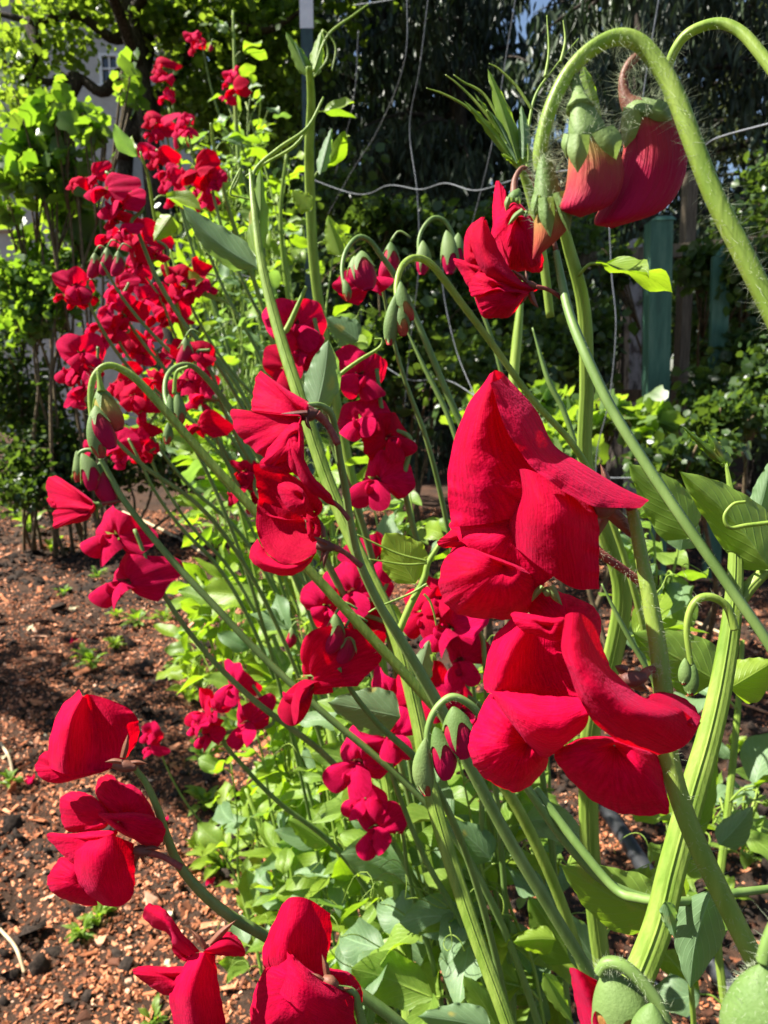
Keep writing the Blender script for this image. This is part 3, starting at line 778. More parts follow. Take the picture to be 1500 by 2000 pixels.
# --- blossom pieces. +Y is where the flower faces, +Z up, unit = whole blossom height
def lfan(root, O, nt, closed, shape):
    ns = len(O)
    t = np.linspace(0.02, 1, nt)[:, None, None]
    P = np.asarray(root) + (O - np.asarray(root))[None] * t
    P = shape(P, t[..., 0], np.linspace(0, 1, ns)[None])
    st = np.stack([np.broadcast_to(np.linspace(0, 1, ns), (nt, ns)), np.broadcast_to(t[..., 0], (nt, ns)), np.ones((nt, ns))], -1)
    return geo(P, grid_faces(nt, ns, closed), st)
def banner(seed, ns, nt):
    r = np.random.default_rng(seed)
    a = np.linspace(-2.35, 2.35, ns)
    rad = 0.53 * (1 - 0.10 * np.exp(-(a / .22) ** 2)) * (1 - 0.10 * (np.abs(a) / 2.35) ** 2) * (1 + 0.05 * np.sin(3 * a + r.uniform(0, 6)) + .02 * np.sin(9 * a + r.uniform(0, 6)))
    O = np.stack([np.sin(a) * rad * 1.12, 0 * a, np.cos(a) * rad + .05], -1)
    k1, k2, k3 = r.uniform(.3, 1.1), r.uniform(-.2, .6), r.uniform(.05, .15)
    ph = r.uniform(0, 6, 3)
    fold, sh = r.uniform(-.25, .95, 2), r.normal() * .15
    def f(P, t, s):
        x, z = P[..., 0], P[..., 2]
        P = P.copy()
        P[..., 1] += .10 * np.sin(np.pi * t) - k1 * x * x - k2 * z * np.abs(z) + k3 * t ** 2 * np.sin(s * 16 + ph[0]) + .03 * t * np.sin(s * 41 + ph[1])
        P[..., 1] -= .10 * np.exp(-(x / .05) ** 2) * (1 - t)
        P[..., 1] -= fold[0] * np.clip(x, 0, 1) * t + fold[1] * np.clip(-x, 0, 1) * t
        Q = P.copy()
        P[..., 0] += .07 * np.sin(5 * Q[..., 2] + ph[1]) * t + sh * Q[..., 2]
        P[..., 2] += .06 * np.sin(6 * Q[..., 0] + ph[2]) * t
        P[..., 1] += .05 * np.sin(7 * Q[..., 0] + 4 * Q[..., 2] + ph[0]) * t
        return P
    return lfan((0, 0, 0), O, nt, False, f)
def wing(seed, side, ns, nt):
    r = np.random.default_rng(seed)
    a = np.linspace(0, 2 * np.pi, ns, endpoint=False)
    u = .31 - .33 * np.cos(a) + .02 * np.sin(3 * a + seed)
    v = .21 * np.sin(a) * (1 + .35 * -np.cos(a))
    open_ = r.uniform(.25, .75)
    L = np.array((side * open_ * .55, .72, -.50 + r.uniform(-.2, .25))); L /= np.linalg.norm(L)
    Cd = np.array((side * .75, .05, .45)); Cd -= L * (Cd @ L); Cd /= np.linalg.norm(Cd)
    Nn = np.cross(L, Cd) * -side
    O = np.array((side * .02, .03, 0)) + u[:, None] * L + v[:, None] * Cd
    ph = r.uniform(0, 6)
    def f(P, t, s):
        b = .10 * np.sin(np.pi * t ** .8) + .05 * t ** 2 * np.sin(s * 12.6 + ph) - .08 * t ** 3
        return P + b[..., None] * Nn
    return lfan((side * .03, .12, -.04), O, nt, True, f)
def keel(n=8):
    P = np.array([(0, .02, 0), (0, .18, -.10), (0, .32, -.13), (0, .42, -.06), (0, .44, .02)])
    return tube(P, np.array([.03, .07, .075, .05, .01]), n, 12)
def calyx_local(n=25, m=7, cup=.16, tooth=.17, rad=.085):
    th = np.linspace(0, 2 * np.pi, n * 2, endpoint=False)
    fr = np.modf(th / 6.2832 * 5)[0]
    tt = 1 - np.abs(2 * fr - 1)
    s = np.linspace(0, 1, m)[:, None]
    ln = cup + tooth * tt[None] ** 1.6
    y = -.14 + s * ln
    r = rad * np.sin(np.clip((y + .15) / .20, 0, 1) * 1.57) + .06 * np.clip(y - .04, 0, 1) / .15
    V = np.stack([np.cos(th) * r, y + 0 * r, np.sin(th) * r], -1)
    st = np.stack([np.broadcast_to(th / 6.2832, r.shape), s + 0 * r, 0 * r], -1)
    return geo(V, grid_faces(m, n * 2, True), st)
def pedicel_local():
    return tube([(0, -.12, 0), (0, -.2, .01), (.0, -.32, -.05), (0, -.42, -.15)], [.026, .013, .011, .012], 6, 9)
def LOD(seed, ns, nt, mat):
    return dict(b=mesh('standard_petal', banner(seed, ns, nt), mat), l=mesh('wing_petal', wing(seed, -1, ns, nt), mat), r=mesh('wing_petal', wing(seed + 50, 1, ns, nt), mat))
KEELM = mesh('blossom', keel(), PETAL_P)
CALM = mesh('calyx', join(calyx_local(), pedicel_local()), CALYX)
CALMR = mesh('calyx', join(calyx_local(), pedicel_local()), CALYXR)
FL_HI = [LOD(100 + i, 44, 12, PETAL if i % 3 == 0 else PETAL_P) for i in range(14)]
FL_LO = []
for i in range(9):
    g = join(banner(200 + i, 16, 6), wing(210 + i, -1, 12, 5), wing(220 + i, 1, 12, 5), keel(5))
    FL_LO.append(mesh('blossom', g, PETAL if i % 2 else PETAL_P))
def blossom_at(parent, loc, face, up, size, v=None, red=None):
    """a blossom whose calyx base is near loc"""
    m = frame(loc, face, up, size)
    o = put('blossom', KEELM, m, parent)
    ORG[o.name] = ORG[parent.name]
    k = FL_HI[random.randrange(14) if v is None else v]
    for nm, me in (('standard_petal', k['b']), ('wing_petal', k['l']), ('wing_petal', k['r']), ('calyx', CALMR if (red if red is not None else random.random() < .6) else CALM)):
        c = bpy.data.objects.new(nm, me)
        COL.objects.link(c)
        c.parent = o
    return o
# --- closed bud between two world points
def bud_geo(A, B, rad, bow=0.0, flat=0.75, n=18, m=20, lo=0.0, hi=1.0, side=None):
    A, B = np.asarray(A, float), np.asarray(B, float)
    ax = B - A; L = np.linalg.norm(ax)
    vw = (A + B) / 2 - C0; vw /= np.linalg.norm(vw)
    sx = np.cross(ax / L, vw); sx /= np.linalg.norm(sx)
    sy = np.cross(ax / L, sx)
    s = np.linspace(lo, hi, m)
    c = A + ax * s[:, None] + sx * (bow * rad * np.sin(np.pi * s))[:, None]
    r = rad * np.where(s < .6, np.sin(np.clip(s / .6, 0, 1) * 1.5708) ** .75, np.cos(np.clip((s - .6) / .4, 0, 1) * 1.5708) ** .62)
    r = np.maximum(r, rad * .03)
    th = np.linspace(0, 2 * np.pi, n, endpoint=False)
    return c, r, th, sx, sy, flat, ax / L
def bud(parent, A, B, rad, mat, bow=0.0, calyx=True, cup=.28, tooth=.30, cmat=None, name='bud'):
    c, r, th, sx, sy, fl, ax = bud_geo(A, B, rad, bow)
    V = c[:, None] + r[:, None, None] * (np.cos(th)[None, :, None] * sx + fl * np.sin(th)[None, :, None] * sy)
    st = np.stack([np.broadcast_to(th / 6.2832, (20, 18)), np.broadcast_to(np.linspace(0, 1, 20)[:, None], (20, 18)), np.zeros((20, 18))], -1)
    o = mk(name, geo(V, grid_faces(20, 18, True), st), mat, parent)
    if calyx:
        n, m = 50, 12
        th = np.linspace(0, 2 * np.pi, n, endpoint=False) + random.random()
        fr = (th % 6.2832) / 6.2832 * 5
        tt = 1 - np.abs(2 * np.modf(fr)[0] - 1)
        ln = np.array([random.uniform(.55, 1.25) for _ in range(6)])[np.floor(fr).astype(int) % 5]
        e = (cup + tooth * ln * tt ** 2.8)[None] * np.linspace(0.0, 1, m)[:, None]
        s = np.linspace(0, 1, 20)
        cc = np.stack([np.interp(e, s, c[:, k]) for k in range(3)], -1)
        rr = np.interp(e, s, r) * 1.10 + rad * .05 + rad * .45 * np.clip(e - cup - tooth * .35, 0, 1) / max(tooth, .01)
        V = cc + rr[..., None] * (np.cos(th)[None, :, None] * sx + fl * np.sin(th)[None, :, None] * sy)
        q = mk('calyx', geo(V, grid_faces(m, n, True), np.stack([np.broadcast_to(th / 6.2832, e.shape), e, 0 * e], -1)), cmat or CALYX, o)
    return o
def pxbud(parent, a, b, w, z, mat, bow=0.0, dz=0.0, **k):
    A = W(a[0], a[1], z); B = W(b[0], b[1], z + dz / 1000)
    return bud(parent, A, B, w / 2 * z / F, mat, bow, **k)
def tendril(parent, p0, d, ln, coil=2.0, rad=.0006, mat=None, seed=0):
    r = np.random.default_rng(seed + 900)
    d = np.asarray(d, float) / np.linalg.norm(d)
    s = np.linspace(0, 1, 26)
    a = np.cross(d, r.normal(size=3)); a /= np.linalg.norm(a); b = np.cross(d, a)
    k = s ** 3 * ln * .12
    P = np.asarray(p0) + d * (ln * s * (1 - .25 * s))[:, None] + a * (k * np.cos(s ** 2 * 6.28 * coil))[:, None] + b * (k * np.sin(s ** 2 * 6.28 * coil))[:, None] + a * (ln * .15 * np.sin(s * 3))[:, None]
    return mk('tendril', tube(P, np.linspace(rad, rad * .4, 26), 5, 52), mat or STEML, parent)

# ================================================================== WIRE TRELLIS along the row
WIRE = solid_mat('galvanised_wire', [(0.3, (0.09, 0.10, 0.11)), (0.7, (0.20, 0.21, 0.23))], 60, 0.45, 0.4, metal=0.3)
TA, TB = np.array((0.62, 0.75)), np.array((-0.75, 4.0))
def onrow(px, py, off=0.0):
    d = FW + (px - 750) / F * RT - (py - 1000) / F * UP
    n = np.array((TB[1] - TA[1], TA[0] - TB[0])); n /= np.linalg.norm(n)
    t = (n @ (TA + n * off)) / (n @ d[:2])
    return C0 + d * t
tw = thing('wire_trellis', 'sagging galvanised wire mesh trellis running behind the flower row', 'trellis', (TA[0], TA[1], 0))
WIRES = [[(795, -20), (790, 120), (740, 250), (690, 330), (640, 420)], [(838, -20), (820, 130), (800, 250), (815, 380), (818, 520), (800, 680), (790, 800)],
         [(1010, -20), (990, 100), (965, 260), (940, 370), (900, 520)], [(1190, 440), (1195, 540), (1203, 640), (1190, 780), (1165, 890), (1168, 1000)],
         [(870, 480), (865, 560), (890, 680), (930, 780)], [(450, 180), (455, 330), (450, 420)], [(700, 60), (690, 200), (655, 340)], [(520, 300), (505, 470), (500, 640)],
         [(1290, -20), (1260, 160), (1240, 330)]]
HWIRES = [[(560, 330), (690, 378), (760, 362), (820, 370), (870, 358), (930, 372), (1010, 350), (1130, 330), (1250, 320), (1350, 300), (1400, 270), (1500, 242), (1560, 225)],
          [(560, 640), (650, 690), (700, 688), (750, 715), (800, 742), (870, 742), (930, 775), (1010, 830), (1100, 895), (1170, 930), (1260, 935), (1330, 960), (1420, 985), (1540, 1010)],
          [(300, 470), (420, 520), (560, 560)], [(690, 10), (760, 0), (860, -25)]]
for i, q in enumerate(WIRES + HWIRES):
    P = np.array([onrow(x, y, .03 + .01 * (i % 3)) for x, y in q])
    mk('wire', tube(P, .0014 if i >= len(WIRES) else .0010, 6, 12 * len(q)), WIRE, tw)

# ================================================================== SWEET PEA VINES
def path_pt(path, zz, t):
    q = crom(np.c_[np.array([p[:2] for p in path], float), zz], 101)
    i = min(100, max(0, int(t * 100)))
    j, k = min(100, i + 1), max(0, i - 1)
    P = W(q[:, 0], q[:, 1], q[:, 2])
    d = P[j] - P[k]
    return P[i], d / np.linalg.norm(d)
def rooted(P, r, drop=(.05, .04)):
    """carry a stalk that ends above the bed down to the soil"""
    e = P[-1]
    if e[2] < .12:
        return P, r
    d = P[-1] - P[-2]; ln = np.linalg.norm(d); d = d / ln
    Q, cur = [P], e
    down = np.array((drop[0], drop[1], -.6)); down /= np.linalg.norm(down)
    while cur[2] > 0 and len(Q) < 40:
        d = d * .68 + down * .32; d /= np.linalg.norm(d)
        cur = cur + d * ln
        ln = min(ln * 1.35, .16)
        Q.append(cur[None])
    return np.vstack(Q), np.r_[r, np.full(len(Q) - 1, r[-1])]
def vine(label, path, w, z, nleaf=8, lsize=.045, mat=None, tend=2, winged=True, trange=(.05, .95), kinds=None, hair=0):
    k = len(path)
    zz = np.linspace(*z, k) if isinstance(z, tuple) else np.full(k, z)
    xy = np.array([p[:2] for p in path], float)
    P = W(xy[:, 0], xy[:, 1], zz)[::-1]
    rr = (np.interp(np.linspace(0, 1, k), np.linspace(0, 1, len(w)), w) / 2 * zz / F)[::-1]
    P, rr = rooted(P, rr)
    t = thing('sweet_pea_vine', label, 'vine', P[-1], 'sweet pea vines of the row')
    mk('stem', tube(P, rr, 24 if winged else 8, 8 * len(P), wingprof if winged else None), mat or STEML, t)
    for i in range(nleaf):
        u = trange[0] + (trange[1] - trange[0]) * (i + random.random()) / max(1, nleaf)
        p, d = path_pt(path, zz, u)
        side = random.choice((-1, 1))
        out = np.array((side * random.uniform(.5, 1), random.uniform(-.6, .5), random.uniform(-.25, .55)))
        out /= np.linalg.norm(out)
        s = lsize * random.uniform(.7, 1.25)
        q = p + out * s * .35 + np.array((0, 0, s * .2))
        mk('leaf_stalk', tube([p, (p + q) / 2 + np.array((0, 0, s * .08)), q], [.0011, .0009, .0007], 5, 8), STEML, t)
        for sg in (-1, 1):
            dd = out + np.array((random.gauss(0, .25), random.gauss(0, .25), random.gauss(.1, .3))) + sg * .7 * np.cross(out, (0, 0, 1))
            nn = np.array((-.35, -.15, .8)) + np.random.default_rng(i * 7 + sg + k).normal(size=3) * .45
            leaf_at(t, q, dd, nn, s, random.choice(kinds) if kinds else None)
        if i < tend:
            tendril(t, q, out + np.array((0, 0, .6)), s * random.uniform(1.4, 2.6), random.uniform(1, 2.5), .0006, seed=i + k * 13 + int(path[0][0]))
    return t

VINES = [
 ('thick bright winged vine rising up the middle behind the central blossoms', [(995, 2010), (930, 1830), (880, 1680), (840, 1540), (815, 1400), (770, 1230), (700, 1080), (640, 940), (580, 760), (545, 650), (512, 520), (495, 400), (488, 330)], [26, 27, 28, 27, 26, 25, 24, 22, 18, 12, 4], (.34, .46), 0, .05),
 ('tall dark green vine climbing in front of the steel post', [(700, 1000), (660, 800), (630, 640), (612, 500), (606, 380), (604, 290), (608, 200), (604, 130)], [16, 18, 18, 18, 16, 12], (.9, .75), 5, .05),
 ('pale winged vine right of centre passing behind the upper big blossom', [(1195, 2010), (1165, 1800), (1150, 1600), (1155, 1420), (1195, 1290), (1215, 1150), (1175, 1020), (1143, 900), (1146, 750), (1140, 600), (1110, 480), (1088, 400)], [30, 34, 36, 36, 28, 26, 24, 16], (.45, .36), 4, .05),
 ('slim bright vine rising among the far red blossoms at left', [(470, 1000), (420, 820), (370, 680), (335, 560), (305, 440), (290, 350), (275, 300)], [14, 16, 15, 10], (1.1, .8), 6, .05),
 ('far slim vine crowned by a small bloom near the top', [(560, 900), (510, 640), (478, 420), (462, 260), (458, 120), (455, 20)], [7, 8, 8, 6, 4], (1.9, 1.9), 9, .06),
 ('thin pale vine left of the thick middle vine', [(640, 1100), (590, 900), (540, 700), (500, 560), (450, 420), (420, 300), (412, 240)], [8, 9, 8, 5], (1.2, 1.1), 9, .05),
 ('far thin vine behind the small top left blooms', [(520, 980), (440, 700), (390, 480), (350, 320), (330, 210)], [7, 7, 6, 4], (1.9, 1.7), 8, .06),
 ('far vine with blue-green leaves left of the steel post', [(640, 980), (590, 760), (560, 560), (548, 420), (560, 300)], [9, 9, 8, 5], (1.5, 1.4), 10, .06),
 ('lower vine sprawling at the left edge of the foliage', [(620, 1500), (560, 1380), (480, 1250), (420, 1180), (380, 1120)], [12, 11, 8, 5], (1.0, 1.15), 7, .055),
 ('leafy vine low down beside the mulch below the central blossoms', [(690, 1700), (640, 1520), (590, 1380), (540, 1260), (500, 1150)], [14, 13, 10, 6], (.85, 1.0), 9, .055),
 ('upright vine left of the small lower blossoms', [(700, 1990), (690, 1800), (675, 1600), (640, 1400), (600, 1220), (560, 1080)], [18, 18, 15, 10], (.72, .9), 10, .055),
 ('grassy vine in the near foliage at the bottom centre', [(800, 2010), (790, 1850), (775, 1680), (750, 1500), (720, 1360)], [26, 26, 22, 16], (.55, .62), 6, .05),
 ('near dark vine behind the lower big blossom', [(910, 2010), (880, 1880), (850, 1750), (820, 1600), (800, 1450)], [22, 22, 18, 12], (.52, .6), 6, .05),
 ('leaning vine at the bottom left of the foliage', [(600, 2010), (590, 1900), (560, 1780), (520, 1650), (480, 1540)], [12, 12, 10, 6], (.85, .95), 9, .045),
 ('right hand vine behind the thick ribbed vine', [(1420, 2010), (1400, 1800), (1420, 1600), (1440, 1400), (1450, 1250)], [14, 14, 12, 8], (.6, .62), 6, .045),
]
for i, (x0, y0, x1, y1, zz, lb) in enumerate([
 (640, 1900, 470, 1330, .85, 'thin upright stem with small leaves beside the mulch, lowest left'), (720, 1950, 580, 1180, .75, 'thin upright stem with small leaves just left of the middle vine'), (760, 1800, 650, 1120, .7, 'thin stem threading behind the low central blossoms'),
 (850, 1900, 740, 1250, .62, 'thin stem climbing between the low blossoms and the big ones'), (560, 1500, 420, 960, 1.15, 'thin leafy stem leaning left over the lime foliage'), (600, 1380, 520, 880, 1.1, 'thin stem rising left of the central pair'),
 (900, 1500, 800, 960, .6, 'thin stem rising right of the central pair'), (980, 1900, 890, 1450, .5, 'thin stem under the lower big blossom'), (560, 1150, 440, 560, 1.3, 'thin far stem rising through the red mass'), (620, 1050, 540, 380, 1.5, 'thin far stem left of the steel post'),
 (680, 1000, 650, 500, 1.1, 'thin stem right of the steel post'), (480, 1050, 330, 480, 1.4, 'thin far stem at the heart of the red mass'), (560, 900, 480, 200, 1.8, 'tall thin far stem beside the small pinkish blossoms'), (520, 1950, 450, 1480, .95, 'thin stem at the mulch edge near the bottom'),
 (900, 2000, 700, 1400, .58, 'slanting thin stem crossing the bottom foliage'), (1060, 1980, 960, 1560, .5, 'thin stem right of the bottom foliage')]):
    mx = (x0 + x1) / 2 + random.gauss(0, 14)
    VINES.append((lb, [(x0, y0), ((x0 + mx) / 2 + random.gauss(6, 8), y0 * .75 + y1 * .25), (mx, (y0 + y1) / 2), ((x1 + mx) / 2 + random.gauss(0, 8), y0 * .25 + y1 * .75), (x1, y1)], [6, 7, 6, 4, 3], (zz, zz * 1.05), 9, .042, None, 5, False))
for v_ in VINES:
    vine(*v_)

# ---- loose low leaves around the foot of the row: one plant per clump, each leaf a part
def clump(name, label, cx, cy, rx, ry, z, n, size, kinds='gby', cat='plant', group=None):
    b = G(cx, cy + ry * .8)
    if b[1] > 8: b = W(cx, cy + ry, z)
    t = thing(name, label, cat, b, group)
    n = int(n * 2.3); size *= .78
    for i in range(n):
        a, q = random.uniform(0, 6.283), math.sqrt(random.random())
        x, y = cx + rx * q * math.cos(a), cy + ry * q * math.sin(a)
        zz = z * random.uniform(.88, 1.14)
        p = W(x, y, zz)
        root = W(cx + (x - cx) * .3, cy + ry * 1.0, z)
        out = np.array((random.gauss(-.2, .6), random.gauss(-.3, .6), random.gauss(.1, .35)))
        nn = np.array((-.35, -.1, .8)) + np.array((random.gauss(0, .4), random.gauss(0, .4), random.gauss(0, .2)))
        leaf_at(t, p, out, nn, size * random.uniform(.6, 1.3), random.choice(kinds))
        if i % 2 == 0:
            mk('stalk', tube([root, (root + p) / 2 + np.array((random.gauss(0, .01), 0, .02)), p], [.0014, .0011, .0008], 5, 9), STEML, t)
    return t
CL = [('bushy lime green foliage at the left edge of the row below the stalks', 450, 1230, 90, 110, 1.25, 26, .075, 'yyg'),
      ('lime leaves beside the mulch above the small lower left blossoms', 520, 1120, 80, 90, 1.3, 22, .07, 'yyg'),
      ('light green foliage patch right of the small lower left blossoms', 570, 1440, 90, 110, 1.0, 26, .065, 'gyy'),
      ('broad green leaves below the small lower left blossoms', 520, 1580, 110, 80, 1.05, 22, .05, 'gyb'),
      ('pale leafy tangle at the bottom left of the row', 600, 1720, 90, 90, .9, 26, .055, 'gyb'),
      ('leafy tangle at the bottom centre beside the cut off blossoms', 720, 1880, 90, 90, .75, 22, .055, 'gyb'),
      ('green leaves below the small pair of blossoms at centre', 780, 1720, 80, 90, .72, 16, .05, 'gb'),
      ('shaded leaves under the lower big blossom', 930, 1640, 80, 70, .62, 12, .05, 'gb'),
      ('large soft leaves at the bottom centre right', 1010, 1900, 90, 70, .6, 12, .06, 'gb'),
      ('green foliage behind the central blossoms', 660, 1010, 70, 120, .95, 18, .055, 'gyb'),
      ('blue-green foliage behind the far red blossoms', 470, 640, 90, 150, 1.6, 34, .065, 'gbb'),
      ('bright foliage between the far blossoms and the steel post', 540, 420, 60, 140, 1.9, 22, .07, 'gby'),
      ('leafy growth under the far red blossoms', 330, 800, 80, 80, 1.5, 22, .06, 'gby'),
      ('bright leaves above the far red blossoms at left', 430, 470, 80, 110, 1.7, 24, .06, 'gyy'),
      ('green leaves low behind the middle stalks', 470, 900, 90, 90, 1.4, 26, .065, 'gyb'),
      ('leaf tuft left of the thick ribbed vine at right', 1330, 1620, 60, 120, .75, 9, .05, 'g'),
      ('small leafy plant at the right edge near the bottom', 1440, 1560, 60, 80, .7, 14, .03, 'gb'),
      ('leaves at right between the big blossom and the ribbed vine', 1280, 1100, 70, 110, .62, 9, .055, 'gb')]
for (lb, *a) in CL:
    clump('leafy_plant', lb, *a, group='foliage at the foot of the row')
MORE = [('lime leaves in the sun left of the lower middle vine', 640, 1560, 70, 80, .9, 16, .06, 'yyg'),
        ('lime leaves low in the middle of the row', 700, 1640, 60, 60, .8, 12, .055, 'yyg'),
        ('bright leaves right of the lime foliage below centre', 600, 1330, 80, 80, 1.05, 18, .06, 'ygy'),
        ('small bright leaves by the mulch edge at left', 390, 1290, 50, 50, 1.3, 12, .06, 'yyg'),
        ('green leaves under the low blossoms at centre', 850, 1580, 60, 70, .7, 10, .05, 'gby'),
        ('lime leaves behind the low blossoms right of the middle vine', 830, 1470, 60, 60, .8, 10, .05, 'yg'),
        ('leaves glowing between the left stalks', 430, 1010, 60, 60, 1.3, 16, .06, 'yyg'),
        ('thin leaves behind the left nodding buds', 400, 870, 60, 60, 1.4, 14, .05, 'gby'),
        ('slender leaves over the far red blossoms', 440, 330, 70, 80, 2.0, 18, .06, 'gby'),
        ('slender leaves near the far end of the row top', 480, 240, 60, 80, 2.2, 14, .06, 'gby'),
        ('leaves behind the dark blossoms right of the pale pointed leaf', 760, 1030, 60, 70, .8, 10, .05, 'gby'),
        ('broad leaves at the bottom edge left of centre', 660, 1950, 90, 50, .75, 14, .06, 'gyb'),
        ('dim leaves in the gap below the lower big blossom', 1080, 1660, 60, 70, .7, 8, .05, 'gb')]
for (lb, *a) in MORE:
    clump('leafy_plant', lb, *a, group='foliage at the foot of the row')

# ================================================================== FLOWER STALKS (smaller ones built from the shared blossoms)
def spray(label, bl, z, root, w=7, cat='flower stalk', face=None, mat=None, bend=.12):
    """bl: (px, py, size px[, facing az deg]) from the top down; negative size = closed bud; root = px where the stalk leaves the row"""
    pts = []
    x0, y0, s0 = bl[0][0], bl[0][1], abs(bl[0][2])
    pts.append((x0 + .30 * s0, y0 - .15 * s0))
    for b in bl[1:]:
        q = (b[0] + .45 * abs(b[2]), b[1])
        if q[1] > pts[-1][1] + 4: pts.append(q)
    n0 = len(pts)
    xa, ya = pts[-1]
    for u in (.33, .66, 1):
        pts.append((xa + (root[0] - xa) * (u - bend * math.sin(u * 3.14)), ya + (root[1] - ya) * u))
    pts = sorted(pts, key=lambda p: p[1])
    zs = np.interp(np.arange(len(pts)), [0, n0 - 1, len(pts) - 1], [z, z, z * 1.06]) if n0 > 1 else np.linspace(z, z * 1.06, len(pts))
    xy = np.array(pts, float)
    P, rr = rooted(W(xy[:, 0], xy[:, 1], zs), np.linspace(w * .7, w * 1.15, len(pts)) / 2 * zs / F)
    t = thing('sweet_pea_stalk', label, cat, P[-1], 'flowering sweet pea stalks')
    mk('stalk', tube(P, rr, 7, 10 * len(P)), mat or STEM, t)
    for b in bl:
        s = abs(b[2]) * z / F
        p = W(b[0], b[1], z + random.uniform(-.02, .02) * z)
        if b[2] < 0:
            A = p + np.array((.1, 0, .5)) * s; B = p + np.array((-.15, -.1, -.5)) * s
            bud(t, A, B, s * .24, BUDRED, .5, cup=.22)
            mk('pedicel', tube([A, A + np.array((.2, 0, .25)) * s, A + np.array((.5, 0, .1)) * s], [s * .04, s * .03, s * .03], 5, 8), STEM, t)
            continue
        az = R(b[3]) if len(b) > 3 else R(random.gauss(-150 if face is None else face, 30))
        f = Vector((math.sin(az), math.cos(az), random.uniform(-.25, .35)))
        up = Vector((random.gauss(-.15, .3), random.gauss(0, .2), 1))
        if abs(b[2]) < 44:
            o = put('blossom', FL_LO[random.randrange(9)], frame(p, f, up, s), t)
        else:
            blossom_at(t, p, f, up, s * (.92 if z < .56 else .80))
    return t
